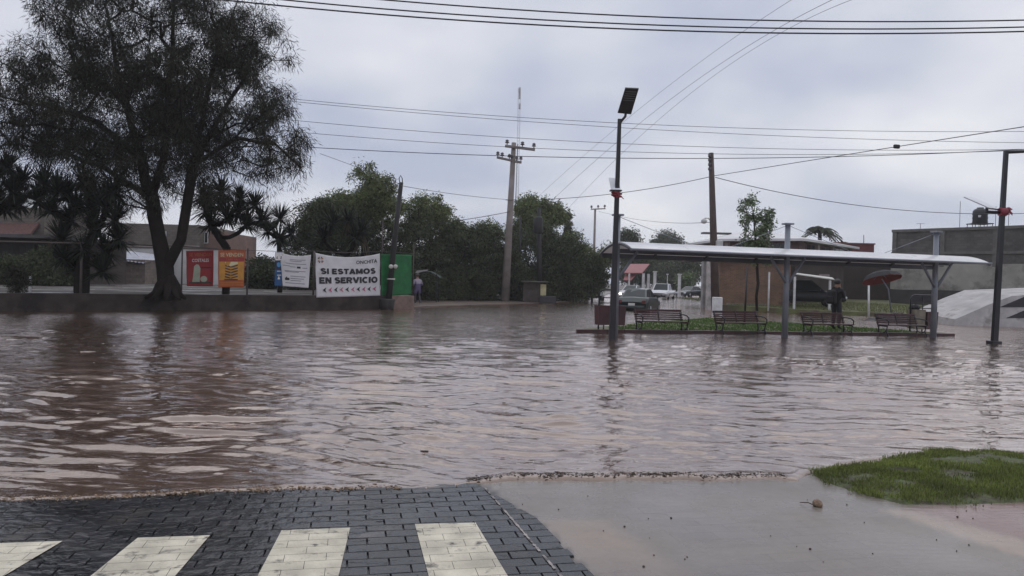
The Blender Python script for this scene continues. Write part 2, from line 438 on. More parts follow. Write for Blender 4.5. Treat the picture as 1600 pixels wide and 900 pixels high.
bk_n.inputs['Color1'].default_value = (1, 1, 1, 1); bk_n.inputs['Color2'].default_value = (0.86, 0.86, 0.86, 1); bk_n.inputs['Mortar'].default_value = (0.62, 0.62, 0.62, 1)
L.new(bmp.outputs[0], bk_n.inputs['Vector'])
bn_n = t.nodes.new('ShaderNodeTexNoise'); bn_n.inputs['Scale'].default_value = 0.9; bn_n.inputs['Detail'].default_value = 6; L.new(tcn.outputs['Object'], bn_n.inputs['Vector'])
bn_r = t.nodes.new('ShaderNodeMapRange'); bn_r.inputs[1].default_value = 0.42; bn_r.inputs[2].default_value = 0.62; bn_r.inputs[3].default_value = 0.05; bn_r.inputs[4].default_value = 0.8; L.new(bn_n.outputs[0], bn_r.inputs[0])
bmx = t.nodes.new('ShaderNodeMix'); bmx.data_type = 'RGBA'; bmx.blend_type = 'MULTIPLY'; L.new(bn_r.outputs[0], bmx.inputs[0]); L.new(mu.outputs[0], bmx.inputs[6]); L.new(bk_n.outputs[0], bmx.inputs[7])
L.new(bmx.outputs[2], b.inputs['Base Color'])
rg = t.nodes.new('ShaderNodeTexNoise'); rg.inputs['Scale'].default_value = 1.3; rg.inputs['Detail'].default_value = 6; L.new(tcn.outputs['Object'], rg.inputs['Vector'])
rr = t.nodes.new('ShaderNodeMapRange'); rr.inputs[1].default_value = 0.35; rr.inputs[2].default_value = 0.65; rr.inputs[3].default_value = 0.13; rr.inputs[4].default_value = 0.42
L.new(rg.outputs[0], rr.inputs[0]); L.new(rr.outputs[0], b.inputs['Roughness'])
mpn = t.nodes.new('ShaderNodeMapping'); mpn.inputs['Scale'].default_value = (1.6, 7, 1); mpn.inputs['Rotation'].default_value = (0, 0, -0.12); L.new(tcn.outputs['Object'], mpn.inputs[0])
rn = t.nodes.new('ShaderNodeTexNoise'); rn.inputs['Scale'].default_value = 3.2; rn.inputs['Detail'].default_value = 4; L.new(mpn.outputs[0], rn.inputs['Vector'])
bp = t.nodes.new('ShaderNodeBump'); bp.inputs['Strength'].default_value = 0.28; bp.inputs['Distance'].default_value = 0.012
L.new(rn.outputs[0], bp.inputs['Height'])
bp2 = t.nodes.new('ShaderNodeBump'); bp2.inputs['Strength'].default_value = 0.12; bp2.inputs['Distance'].default_value = 0.004
gr = t.nodes.new('ShaderNodeTexNoise'); gr.inputs['Scale'].default_value = 120; L.new(tcn.outputs['Object'], gr.inputs['Vector'])
L.new(gr.outputs[0], bp2.inputs['Height']); L.new(bp.outputs[0], bp2.inputs['Normal']); L.new(bp2.outputs[0], b.inputs['Normal'])
pavement = tag(link('pavement', make_pavement(), m_pave), 'mud washed pavement with black pavers and a zebra crossing', kind='structure')

# black pavers, each its own piece; rows turned 12 degrees like the crossing
ROT = math.radians(12)
U, W = V((math.cos(ROT), math.sin(ROT))), V((-math.sin(ROT), math.cos(ROT)))
PL, PH, PTOP, GAP = 0.215, 0.106, 0.014, 0.0025
def clip(poly, a, c):
    """keep the part of poly left of a->c"""
    res = []; n = len(poly)
    side = lambda p: (c[0] - a[0]) * (p[1] - a[1]) - (c[1] - a[1]) * (p[0] - a[0])
    for i in range(n):
        p, q = poly[i], poly[(i + 1) % n]; sp_, sq = side(p), side(q)
        if sp_ >= 0: res.append(p)
        if (sp_ >= 0) != (sq >= 0):
            u = sp_ / (sp_ - sq); res.append((p[0] + (q[0] - p[0]) * u, p[1] + (q[1] - p[1]) * u))
    return res
bound = [gnd(742, 757)[:2], gnd(838, 812)[:2], gnd(925, 900)[:2], gnd(1010, 990)[:2]]
def paver_mesh(poly, cx, cy):
    n = len(poly); cen = V((sum(p[0] for p in poly) / n, sum(p[1] for p in poly) / n))
    ins = [(p[0] + (cen.x - p[0]) * 0.028, p[1] + (cen.y - p[1]) * 0.05) for p in poly]
    vs = [(p[0] - cx, p[1] - cy, -0.02) for p in poly] + [(p[0] - cx, p[1] - cy, PTOP - 0.006) for p in poly] + [(p[0] - cx, p[1] - cy, PTOP) for p in ins]
    fs = [tuple(range(2 * n, 3 * n))] + [(i, (i + 1) % n, n + (i + 1) % n, n + i) for i in range(n)] + [(n + i, n + (i + 1) % n, 2 * n + (i + 1) % n, 2 * n + i) for i in range(n)]
    me = bpy.data.meshes.new('paver'); me.from_pydata(vs, [], fs); me.update(); return me
m_paver = mat('wet_black_paver', (0.013, 0.013, 0.016), 0.28, 0, 0.5, 2.2, 0.5, 15.0, stain=((0.045, 0.038, 0.033), 2.3, 0.55))
b = m_paver.node_tree.nodes['Principled BSDF']
def rough_noise(m, lo, hi, sc_=2.5):
    t = m.node_tree; b = t.nodes['Principled BSDF']
    tcx = t.nodes.new('ShaderNodeNewGeometry'); nx_ = t.nodes.new('ShaderNodeTexNoise'); nx_.inputs['Scale'].default_value = sc_; nx_.inputs['Detail'].default_value = 5
    t.links.new(tcx.outputs['Position'], nx_.inputs['Vector'])
    mr = t.nodes.new('ShaderNodeMapRange'); mr.inputs[1].default_value = 0.35; mr.inputs[2].default_value = 0.65; mr.inputs[3].default_value = lo; mr.inputs[4].default_value = hi
    t.links.new(nx_.outputs[0], mr.inputs[0]); t.links.new(mr.outputs[0], b.inputs['Roughness'])
rough_noise(m_paver, 0.04, 0.30, 1.6)
# every paver its own tone
t = m_paver.node_tree; oi = t.nodes.new('ShaderNodeObjectInfo'); mrr = t.nodes.new('ShaderNodeMapRange'); mrr.inputs[3].default_value = 0.5; mrr.inputs[4].default_value = 1.9
gi_ = t.nodes.new('ShaderNodeNewGeometry'); ad_ = t.nodes.new('ShaderNodeMath'); ad_.operation = 'ADD'; fr_ = t.nodes.new('ShaderNodeMath'); fr_.operation = 'FRACT'
t.links.new(oi.outputs['Random'], ad_.inputs[0]); t.links.new(gi_.outputs['Random Per Island'], ad_.inputs[1]); t.links.new(ad_.outputs[0], fr_.inputs[0]); t.links.new(fr_.outputs[0], mrr.inputs[0]); bb = t.nodes['Principled BSDF']; src_ = bb.inputs['Base Color'].links[0].from_socket
vm = t.nodes.new('ShaderNodeVectorMath'); vm.operation = 'SCALE'; t.links.new(src_, vm.inputs[0]); t.links.new(mrr.outputs[0], vm.inputs['Scale']); t.links.new(vm.outputs[0], bb.inputs['Base Color'])
# world-space noise so that no two pavers look alike
for n_ in m_paver.node_tree.nodes:
    if n_.type == 'TEX_NOISE' and n_.inputs['Vector'].links and n_.inputs['Vector'].links[0].from_node.type == 'TEX_COORD':
        g_ = m_paver.node_tree.nodes.new('ShaderNodeNewGeometry'); m_paver.node_tree.links.new(g_.outputs['Position'], n_.inputs['Vector'])
full = None; paver_polys = []
wl, wh = PL / 2 - GAP, PH / 2 - GAP
for j in range(27, 62):
    for i in range(-24, 8):
        uc, wc = i * PL + (PL / 2 if j % 2 else 0), j * PH
        c = U * uc + W * wc
        poly = [tuple(c + U * (sx * wl) + W * (sw * wh)) for sx, sw in ((-1, -1), (1, -1), (1, 1), (-1, 1))]
        if c.y < 3.35 or c.x < -0.72 * c.y - 0.2: continue
        if float(shoreY(c.x)) + 0.12 < c.y: continue
        whole = poly
        for k in range(3):
            a, d = bound[k], bound[k + 1]
            if poly: poly = clip(poly, d, a) if True else poly
        if len(poly) < 3: continue
        area = 0.5 * abs(sum(poly[q][0] * poly[(q + 1) % len(poly)][1] - poly[(q + 1) % len(poly)][0] * poly[q][1] for q in range(len(poly))))
        if area < 0.004: continue
        paver_polys.append(poly)
paver_polys.sort(key=lambda q: max(p[1] for p in q) * (1 if abs(sum(p[0] for p in q) / len(q)) < 0.74 * sum(p[1] for p in q) / len(q) else 3))
far_b = MB()
if True:
    for idx_, poly in enumerate(paver_polys):
        c = V((sum(p[0] for p in poly) / len(poly), sum(p[1] for p in poly) / len(poly)))
        area = 0.5 * abs(sum(poly[q][0] * poly[(q + 1) % len(poly)][1] - poly[(q + 1) % len(poly)][0] * poly[q][1] for q in range(len(poly))))
        if idx_ >= 300:
            me_ = paver_mesh(poly, 0, 0); far_b.add([v.co for v in me_.vertices], [list(p.vertices) for p in me_.polygons]); bpy.data.meshes.remove(me_); continue
        if len(poly) == 4 and area > 0.97 * (4 * wl * wh):
            if full is None:
                z4 = [tuple(U * (sx * wl) + W * (sw * wh)) for sx, sw in ((-1, -1), (1, -1), (1, 1), (-1, 1))]
                full = paver_mesh(z4, 0, 0); full.materials.append(m_paver)
            o = link('paver', full, m_paver, pavement, (c.x, c.y, random.uniform(-0.0015, 0.0015)))
            o.rotation_euler = (random.uniform(-0.014, 0.014), random.uniform(-0.010, 0.010), random.uniform(-0.012, 0.012))
        else:
            link('paver', paver_mesh(poly, c.x, c.y), m_paver, pavement, (c.x, c.y, 0))
if far_b.v: far_b.build('paver_bed', m_paver, pavement)['kind'] = 'stuff'
# zebra stripes painted on the pavers: paint lies on each paver, the joints stay open
m_paint = mat('worn_road_paint', (0.56, 0.515, 0.41), 0.5, 0, 0.28, 5.0, 0.6, 50.0, stain=((0.07, 0.062, 0.055), 9.0, 0.56))
stripes = [[(-12, 854), (98, 850), (-85, 960), (-213, 960)], [(215, 845), (328, 841), (227, 960), (75, 960)],
           [(440, 833), (547, 829), (516, 960), (374, 960)], [(648, 823), (743, 821), (826, 960), (684, 960)]]
lab = ['white zebra stripe cut off by the left edge', 'white zebra stripe with the largest dark scuffs', 'white zebra stripe between the scuffed one and the last', 'white zebra stripe next to the muddy pavement']
for sp_, lb in zip(stripes, lab):
    P = [tuple(gnd(*p)[:2]) for p in sp_]
    mb = MB(); zt = PTOP + 0.0035
    for poly in paver_polys:
        cn = (sum(p[0] for p in poly) / len(poly), sum(p[1] for p in poly) / len(poly))
        q = [(cn[0] + (p[0] - cn[0]) * 1.012, cn[1] + (p[1] - cn[1]) * 1.022) for p in poly]
        for k in range(4):
            if q: q = clip(q, P[(k + 1) % 4], P[k])
        if len(q) >= 3:
            n = len(q); cen = (sum(p[0] for p in q) / n, sum(p[1] for p in q) / n)
            mb.add([(p[0], p[1], zt) for p in q], [tuple(range(n))])
    o = mb.build('zebra_stripe', m_paint, pavement); o['label'] = lb
# pale mortar line running through the pavers
m_mort = mat('pale_mortar', (0.30, 0.27, 0.25), 0.6, 0, 0.4, 14.0, stain=((0.05, 0.048, 0.05), 12.0, 0.47))
a, c = gnd(757, 765), gnd(885, 915); dd = (c - a).normalized(); nn = V((-dd.y, dd.x, 0)) * 0.007
mb = MB(); ns_ = 60
for k in range(ns_):
    p, q = a + (c - a) * (k / ns_), a + (c - a) * ((k + 1) / ns_); wv = random.uniform(0.6, 1.4)
    if random.random() < 0.12: continue
    mb.add([V((p.x, p.y, PTOP + 0.004)) - nn * wv, V((q.x, q.y, PTOP + 0.004)) - nn * wv, V((q.x, q.y, PTOP + 0.004)) + nn * wv, V((p.x, p.y, PTOP + 0.004)) + nn * wv], [(0, 1, 2, 3)])
mb.build('mortar_line', m_mort, pavement)

# scum and debris where the water stops
m_scum = mat('tan_scum', (0.20, 0.135, 0.085), 0.7, 0, 0.4, 20.0, island=0.5)
m_deb = mat('dark_debris', (0.055, 0.036, 0.026), 0.55, 0, 0.4, 20.0, island=0.5)
def blobs(name, n, xr, off, size, m, label, zc):
    r = np.random.default_rng(len(label)); bm = bmesh.new(); bmesh.ops.create_icosphere(bm, subdivisions=1, radius=1)
    bv = np.array([q.co for q in bm.verts]); bf = np.array([[q.index for q in f.verts] for f in bm.faces]); bm.free()
    x = r.uniform(*xr, n); keep = vnoise(x * 2.2, x * 0, 3) * 0.7 + vnoise(x * 9, x * 0, 4) * 0.5 > r.random(n) * 0.9; x = x[keep]; n = len(x)
    y = shoreY(x) + off + r.normal(0, 0.03, n) - 0.1 * (fbm(x * 2.2, shoreY(x) * 2.2, 5) - 0.5) * 2
    s = size * r.lognormal(0, 0.5, n)
    A = bv[None] * np.stack([s * r.uniform(0.7, 2.6, n), s, s * 0.6], -1)[:, None, :] * r.uniform(0.6, 1.3, (n, len(bv), 1))
    th = r.uniform(-0.6, 0.6, n); cx_, sx_ = np.cos(th)[:, None], np.sin(th)[:, None]
    A = np.stack([A[..., 0] * cx_ - A[..., 1] * sx_, A[..., 0] * sx_ + A[..., 1] * cx_, A[..., 2]], -1)
    A += np.stack([x, y, zc + r.uniform(0, 0.006, n)], -1)[:, None, :]
    F = (bf[None] + (np.arange(n) * len(bv))[:, None, None]).reshape(-1, 3)
    tag(link(name, npmesh(name, A.reshape(-1, 3), F), m), label, kind='stuff')
blobs('foam_scum', 3000, (-3.9, -0.75), 0.045, 0.0032, m_scum, 'tan foam and straw scum along the water edge', 0.016)
blobs('flood_debris', 3400, (-0.3, 2.2), 0.085, 0.0034, m_deb, 'dark twigs and leaves on the brown step of water', 0.024)
# foam flecks drifting in the slack water
r = np.random.default_rng(77); n = 150
x = r.uniform(-8.5, 0.5, n); y = shoreY(x) + 0.5 + r.random(n) ** 1.3 * 13
co, fa = [], []
for k in range(n):
    a0 = np.linspace(0, 6.283, 9)[:-1]; s_ = r.lognormal(-4.15, 0.4); rr = s_ * r.uniform(0.5, 1.3, 8); b_ = len(co)
    for q in range(8): co.append((x[k] + 2.2 * rr[q] * math.cos(a0[q]), y[k] + rr[q] * math.sin(a0[q]), 0.012))
    co.append((x[k], y[k], 0.020)); fa += [(b_ + q, b_ + (q + 1) % 8, b_ + 8) for q in range(8)]
tag(link('foam_flecks', npmesh('foam_flecks', np.array(co), np.array(fa)), mat('dirty_foam', (0.42, 0.37, 0.34), 0.6, 0, 0.3, 8)), 'small pale foam flecks drifting on the brown water', kind='stuff')
# specks and a clod on the pavement
mb = MB()
r = random.Random(5)
for k in range(34):
    px, py = r.uniform(780, 1560), r.uniform(765, 890); p = gnd(px, py, 0.004)
    s_ = r.choice([0.003, 0.004, 0.004, 0.005, 0.008])
    mb.lathe(p, [(s_ * 0.8, -0.003), (s_, s_ * 0.3), (s_ * 0.4, s_ * 0.8)], 5)
tag(mb.build('litter_specks', m_deb), 'scattered dark crumbs of mud on the wet pavement', kind='stuff')
def clod(name, label, px, py, s, m):
    p = gnd(px, py, 0.003); bm = bmesh.new(); bmesh.ops.create_icosphere(bm, subdivisions=3, radius=s)
    for q in bm.verts:
        f = 0.75 + 0.5 * float(fbm(np.array(q.co.x * 18 + 5), np.array(q.co.y * 18 + q.co.z * 14), 8, 3))
        q.co = q.co * f; q.co.z = max(q.co.z * 0.95 + s * 0.35, 0)
    me = bpy.data.meshes.new(name); bm.to_mesh(me); bm.free(); return tag(link(name, me, m, None, p), label, name)
clod('stone', 'tan fist sized stone lying alone on the wet pavement', 1277, 790, 0.034, mat('tan_stone', (0.20, 0.13, 0.085), 0.6, 0, 0.4, 20, 0.6, 60))
p0, p1 = gnd(1250, 785, 0.008), gnd(1276, 791, 0.02)
tag(MB(p0).tube([p0, (p0 + p1) / 2 + V((0, 0, 0.012)), p1], [0.003, 0.004, 0.003], 5).build('twig', m_deb, None, p0), 'thin dark twig beside the tan stone on the pavement', 'twig')

# grass mound at the right
mound_px = [(1258, 740), (1300, 727), (1360, 722), (1400, 713), (1460, 703), (1600, 708), (1750, 712), (1950, 716), (1950, 792), (1600, 788), (1500, 792), (1410, 791), (1340, 773), (1290, 757)]
MP = [tuple(gnd(*p)[:2]) for p in mound_px]
def inside(P, x, y):
    ins = np.zeros(np.shape(x), bool); d = np.full(np.shape(x), 1e9); n = len(P)
    for i in range(n):
        a, c = P[i], P[(i + 1) % n]
        ex, ey = c[0] - a[0], c[1] - a[1]
        u = np.clip(((x - a[0]) * ex + (y - a[1]) * ey) / (ex * ex + ey * ey), 0, 1)
        d = np.minimum(d, np.hypot(x - a[0] - u * ex, y - a[1] - u * ey))
        ins ^= ((a[1] > y) != (c[1] > y)) & (x < ex * (y - a[1]) / (ey + 1e-12) + a[0])
    return np.where(ins, d, -d)
def grass(name, label, P, n, h, wd, zf, m, seed, lean=0.5, holes=()):
    r = np.random.default_rng(seed); P_ = np.array(P)
    lo, hi = P_.min(0), P_.max(0)
    x = r.uniform(lo[0], hi[0], n * 3); y = r.uniform(lo[1], hi[1], n * 3)
    sd = inside(P, x, y) + 0.5 * (fbm(x * 3.5, y * 3.5, 31) - 0.55)
    ok = (sd > 0) & (r.random(len(x)) < np.clip(0.15 + sd * 7, 0, 1)) & (fbm(x * 2.5, y * 2.5, 33) > 0.26 + 0.12 * r.random(len(x)))
    for hx, hy, ra, rb in holes: ok &= ((x - hx) / ra) ** 2 + ((y - hy) / rb) ** 2 > 0.6 + 0.8 * vnoise(x * 9, y * 9, 2)
    x, y = x[ok][:n], y[ok][:n]; k = len(x)
    hh = h * r.lognormal(0, 0.35, k) * (0.55 + 0.9 * fbm(x * 1.8, y * 1.8, 35))
    a = r.uniform(0, 6.28, k); dx, dy = np.cos(a), np.sin(a); ln = lean * hh * r.uniform(0.1, 1.3, k)
    b_ = r.uniform(0, 6.28, k); bx, by = np.cos(b_) * wd, np.sin(b_) * wd
    z0 = zf(x, y)
    v = np.stack([np.stack([x - bx, y - by, z0 - 0.005], -1), np.stack([x + bx, y + by, z0 - 0.005], -1),
                  np.stack([x + dx * ln * 0.4 + bx * 0.7, y + dy * ln * 0.4 + by * 0.7, z0 + hh * 0.6], -1), np.stack([x + dx * ln * 0.4 - bx * 0.7, y + dy * ln * 0.4 - by * 0.7, z0 + hh * 0.6], -1),
                  np.stack([x + dx * ln, y + dy * ln, z0 + hh], -1)], 1)
    i0 = np.arange(k) * 5
    f = np.concatenate([np.stack([i0, i0 + 1, i0 + 2], -1), np.stack([i0, i0 + 2, i0 + 3], -1), np.stack([i0 + 3, i0 + 2, i0 + 4], -1)])
    return tag(link(name, npmesh(name, v.reshape(-1, 3), f), m), label, kind='stuff')
m_grass = mat('grass_blade', (0.15, 0.18, 0.045), 0.6, 0, 0.5, 2.0, island=0.55, transl=0.25)
m_soil = mat('wet_soil', (0.07, 0.085, 0.028), 0.7, 0, 0.5, 14, 1.0, 60, stain=((0.05, 0.032, 0.022), 9.0, 0.5))
def mound_z(x, y): return 0.012 + 0.045 * sstep(0, 0.45, inside(MP, x, y)) * (0.6 + 0.6 * fbm(x * 1.7, y * 1.7, 14))
nx_, ny_ = 90, 60; P_ = np.array(MP); lo, hi = P_.min(0) - 0.05, P_.max(0) + 0.05
X, Y = np.meshgrid(np.linspace(lo[0], hi[0], nx_), np.linspace(lo[1], hi[1], ny_))
sd = inside(MP, X, Y)
hole = gnd(1412, 743); hole2 = gnd(1505, 748)
Z = np.where(sd > -0.05, mound_z(X, Y), -0.05) - 0.05 * (1 - sstep(-0.03, 0.08, sd))
Z -= 0.05 * np.exp(-(((X - hole.x) / 0.16) ** 2 + ((Y - hole.y) / 0.12) ** 2)) * 1.2
tag(link('grass_mound', gridmesh('grass_mound', X, Y, Z), m_soil), 'low soil mound under the near grass', kind='structure')
grass('grass', 'bright green grass patch standing out of the flood beside the pavement', MP, 60000, 0.019, 0.0027, mound_z, m_grass, 11, holes=((hole.x, hole.y, 0.15, 0.11), (hole2.x, hole2.y, 0.09, 0.06)))

# left raised bank behind a low wall ------------------------------------
WL, WR = gnd(0, 487), gnd(647, 483)
wdir = (WR - WL); wdir.z = 0; wdir.normalize()
wnrm = V((wdir.y, -wdir.x, 0))                       # towards the camera
BZ = 0.64
WL2 = WL - wdir * 16
def wall_pt(px, py, off=0.0): return onplane(px, py, WL + wnrm * off, wnrm)
back = -wnrm
p = [WL2 + back * 0.3, WR + back * 0.3, WR + back * 0.3 + V((-1.5, 7, 0)), WR + V((-3, 45, 0)), WL2 + V((-20, 75, 0)), WL2 + V((-35, 0, 0))]
mb = MB(); mb.prism([(q.x, q.y) for q in p], -0.4, BZ - 0.02)
m_bank = mat('wet_bank', (0.055, 0.046, 0.041), 0.35, 0, 0.5, 0.5, 0.4, 5.0)
rough_noise(m_bank, 0.25, 1.3, 0.5)
tag(mb.build('bank', m_bank), 'raised wet earth bank behind the low wall', kind='structure')
m_rw = mat('dark_stained_wall', (0.052, 0.042, 0.037), 0.85, 0, 0.4, 1.6, 0.5, 18.0, stain=((0.024, 0.021, 0.02), 1.1, 0.5), spec=0.2)
m_rwe = mat('brown_plaster_end', (0.19, 0.13, 0.11), 0.8, 0, 0.3, 3, 0.4, 18.0)
rw = thing('retaining_wall', 'long low dark stained retaining wall at the far water edge', 'wall', WL2, math.atan2(wdir.y, wdir.x))
ln = (WR - WL2).length
MB().box((ln / 2 - 0.75, 0.15, BZ / 2 - 0.2), (ln - 1.5, 0.3, BZ + 0.36), bev=0.02).build('wall_body', m_rw, rw)
o = MB().box((ln - 0.745, 0.147, BZ / 2 - 0.2), (1.5, 0.3, BZ + 0.40), bev=0.02).build('wall_end', m_rwe, rw); o['label'] = 'lighter brown plastered end of the wall'

# middle verge under the trees, muddy shore
vp = [gnd(640, 481), gnd(700, 479), gnd(760, 477), gnd(830, 475), gnd(905, 471), gnd(940, 464)]
poly = [(q.x, q.y) for q in vp] + [(13.0, 100), (25, 125), (-60, 125), (-60, 44), (-7, 44)]
m_verge = mat('muddy_verge', (0.13, 0.095, 0.08), 0.4, 0, 0.4, 0.7, 0.5, 4.0)
mb = MB(); mb.prism(poly, -0.5, 0.055)
tag(mb.build('verge', m_verge), 'muddy verge under the dark trees', kind='structure')
# kerb line at its tip
kp0, kp1 = gnd(845, 471, 0.1), gnd(893, 467, 0.1)
tag(MB(kp0).box((kp0 + kp1) / 2, ((kp1 - kp0).length, 0.25, 0.16), math.atan2((kp1 - kp0).y, (kp1 - kp0).x), 0.02).build('kerb', mat('pale_kerb', (0.36, 0.32, 0.29), 0.7, 0, 0.3, 3), None, kp0), kind='structure')

# right lawn
lp = [gnd(1122, 484), gnd(1180, 487), gnd(1260, 491), gnd(1350, 494), gnd(1420, 497), gnd(1500, 498), gnd(1700, 503)]
LZ = 0.17
LPOLY = [(q.x, q.y) for q in lp] + [(45, 38), (60, 90), (60, 125), (33, 125), (13.0, 50)]
def lawn_z(x, y): return LZ + 0.02 * (y - 39.0) + 0 * x
_n = len(LPOLY); _a = sum(LPOLY[i][0] * LPOLY[(i + 1) % _n][1] - LPOLY[(i + 1) % _n][0] * LPOLY[i][1] for i in range(_n))
if _a < 0: LPOLY = LPOLY[::-1]
mb = MB(); mb.add([(p[0], p[1], -0.5) for p in LPOLY] + [(p[0], p[1], lawn_z(p[0], p[1])) for p in LPOLY], [list(range(_n))[::-1], list(range(_n, 2 * _n))] + [(i, (i + 1) % _n, _n + (i + 1) % _n, _n + i) for i in range(_n)])
m_lawn = mat('thin_lawn', (0.12, 0.13, 0.05), 0.8, 0, 0.4, 0.9, 0.6, 14.0, stain=((0.095, 0.07, 0.05), 0.6, 0.52))
tag(mb.build('lawn', m_lawn), 'patchy lawn behind the bus shelter', kind='structure')
lawn_g = [(q.x, q.y + 0.25) for q in lp] + [(34, 46), (25, 56), (12, 56)]
m_grass2 = mat('lawn_blade', (0.15, 0.165, 0.06), 0.7, 0, 0.35, 1.0, island=0.4, transl=0.2)
grass('lawn_grass', 'short patchy grass on the far lawn', lawn_g, 15000, 0.09, 0.012, lawn_z, m_grass2, 12)

# island with kerb
ip = [V((1.95, 21.9, 0)), V((14.9, 25.0, 0)), V((15.0, 25.9, 0)), V((13.2, 28.6, 0)), V((8.6, 33.0, 0)), V((4.6, 27.2, 0)), V((2.0, 22.5, 0))]
mb = MB(); mb.prism([(q.x, q.y) for q in ip], -0.4, 0.07)
m_isl = mat('island_soil', (0.085, 0.085, 0.035), 0.7, 0, 0.4, 1.2, 0.5, 12, stain=((0.11, 0.06, 0.05), 0.9, 0.52))
tag(mb.build('island', m_isl), 'grass island under the bus shelter', kind='structure')
ig = [(ip[0].x + 1.2, ip[0].y + 0.65), (13.2, 25.0), (14.2, 26.0), (12.9, 28.3), (8.6, 32.6), (5.0, 27.2), (3.0, 23.7)]
grass('island_grass', 'green grass on the traffic island behind the benches', ig, 15000, 0.045, 0.011, lambda x, y: x * 0 + 0.07, mat('island_blade', (0.085, 0.15, 0.03), 0.6, 0, 0.3, 1.5, island=0.4, transl=0.25), 13)
m_kerb = mat('maroon_kerb_paint', (0.055, 0.020, 0.021), 0.5, 0, 0.4, 2.0, 0.3, 20, stain=((0.03, 0.022, 0.022), 1.5, 0.5))
kd = (ip[1] - ip[0]); kl = kd.length; kd.normalize(); ka = math.atan2(kd.y, kd.x)
kerb = tag(bpy.data.objects.new('island_kerb', None), 'maroon painted kerb along the front of the island', 'kerb'); COL.objects.link(kerb)
kerb.location = ip[0]; kerb.rotation_euler = (0, 0, ka)
seg = kl / 9
for k in range(9):
    MB().box((seg * (k + 0.5), 0.06, -0.04), (seg - 0.012, 0.16, 0.29), bev=0.015).build('kerb_stone', m_kerb, kerb, (0, random.uniform(-0.01, 0.01), random.uniform(-0.008, 0.008)))

# ------------------------------------------------------------------ bus shelter
SA = math.atan2(3.0, 10.6)
sdir = V((math.cos(SA), math.sin(SA), 0)); snrm = V((-math.sin(SA), math.cos(SA), 0))   # along, away from camera
P1, P2, P3 = V((2.9, 20.8, 0)), V((8.2, 22.3, 0)), V((13.5, 23.8, 0))
m_steel = mat('grey_painted_steel', (0.20, 0.215, 0.25), 0.45, 0.3, 0.15, 2.0)
m_dsteel = mat('dark_grey_steel', (0.075, 0.078, 0.09), 0.45, 0.3, 0.15, 2.0)
m_roof = mat('white_roof_sheet', (0.88, 0.87, 0.88), 0.16, 0, 0.08, 1.0, transl=0.25, stain=((0.62, 0.60, 0.60), 0.9, 0.56))
m_black = mat('black_paint', (0.014, 0.014, 0.018), 0.4, 0.1, 0.2, 3.0)
m_maroon = mat('maroon_paint', (0.06, 0.017, 0.022), 0.42, 0, 0.3, 3.0)
sh = thing('bus_shelter', 'long bus shelter with white curved roof on three grey steel posts', 'bus shelter', P1, SA)
SPAN = (P3 - P1).length; ROOFL = SPAN + 1.0
def arch(t):   # t -1 front .. 1 back -> (y, z)
    return 1.12 * t, 2.42 + 0.26 * (1 - (t) ** 2) - 0.06 * (t + 1) / 2
for k, L_ in enumerate((0, SPAN / 2, SPAN)):
    MB().tube([(L_, 0, -0.3), (L_, 0, 3.38)], [0.095, 0.078], 16).box((L_, 0, 3.40), (0.28, 0.24, 0.05), bev=0.01).build('post', m_steel, sh)
    br = MB()
    for sgn in (-1, 1):
        if k == 0 and sgn < 0: continue
        br.tube([(L_ + sgn * 0.05, -0.04, 1.64), (L_ + sgn * 0.6, -0.04, 2.40)], 0.043, 8)
    br.build('brace', m_steel, sh)
nrib = 8
for k in range(nrib):
    x0, x1 = -0.05 + ROOFL * k / (nrib - 1), 0
    mb = MB(); pts = [(x0, arch(t)[0], arch(t)[1] - 0.06) for t in np.linspace(-1, 1, 13)]
    mb.tube(pts, 0.035, 6).build('rib', m_dsteel, sh)
for k in range(nrib - 1):
    xa, xb = -0.05 + ROOFL * k / (nrib - 1), -0.05 + ROOFL * (k + 1) / (nrib - 1) - 0.012
    if k == nrib - 2: xb -= 0.0
    ts = np.linspace(-1, 1, 15); vs, fs = [], []
    for t_ in ts:
        y, z = arch(t_)
        vs += [(xa, y, z), (xb, y, z), (xa, y, z - 0.02), (xb, y, z - 0.02)]
    for i in range(len(ts) - 1):
        a = i * 4; c = a + 4
        fs += [(a, a + 1, c + 1, c), (a + 2, c + 2, c + 3, a + 3), (a, c, c + 2, a + 2), (a + 1, a + 3, c + 3, c + 1)]
    fs += [(0, 2, 3, 1), (len(vs) - 4, len(vs) - 3, len(vs) - 1, len(vs) - 2)]
    MB().add(vs, fs, False).build('roof_panel', m_roof, sh)
MB().tube([(-0.1, -1.13, 2.40), (ROOFL, -1.13, 2.40)], 0.034, 10).build('front_edge_tube', m_steel, sh)
MB().box((ROOFL / 2, 1.1, 2.30), (ROOFL, 0.08, 0.14), bev=0.01).build('back_beam', m_dsteel, sh)
MB().box((ROOFL / 2 - 0.2, 0, 2.40), (ROOFL - 0.6, 0.10, 0.12), bev=0.01).build('centre_beam', m_dsteel, sh)
for a_, b_ in (((SPAN / 2, 0, 3.36), (SPAN / 2 + 2.6, 0.2, 2.62)), ((SPAN / 2, 0, 3.36), (SPAN / 2 - 1.9, 0.2, 2.62)), ((SPAN, 0, 3.36), (SPAN - 1.95, 0.1, 2.64)), ((0, 0, 3.36), (2.4, 0.1, 2.64))):
    MB().tube([a_, b_], 0.008, 5).build('tension_cable', m_steel, sh)

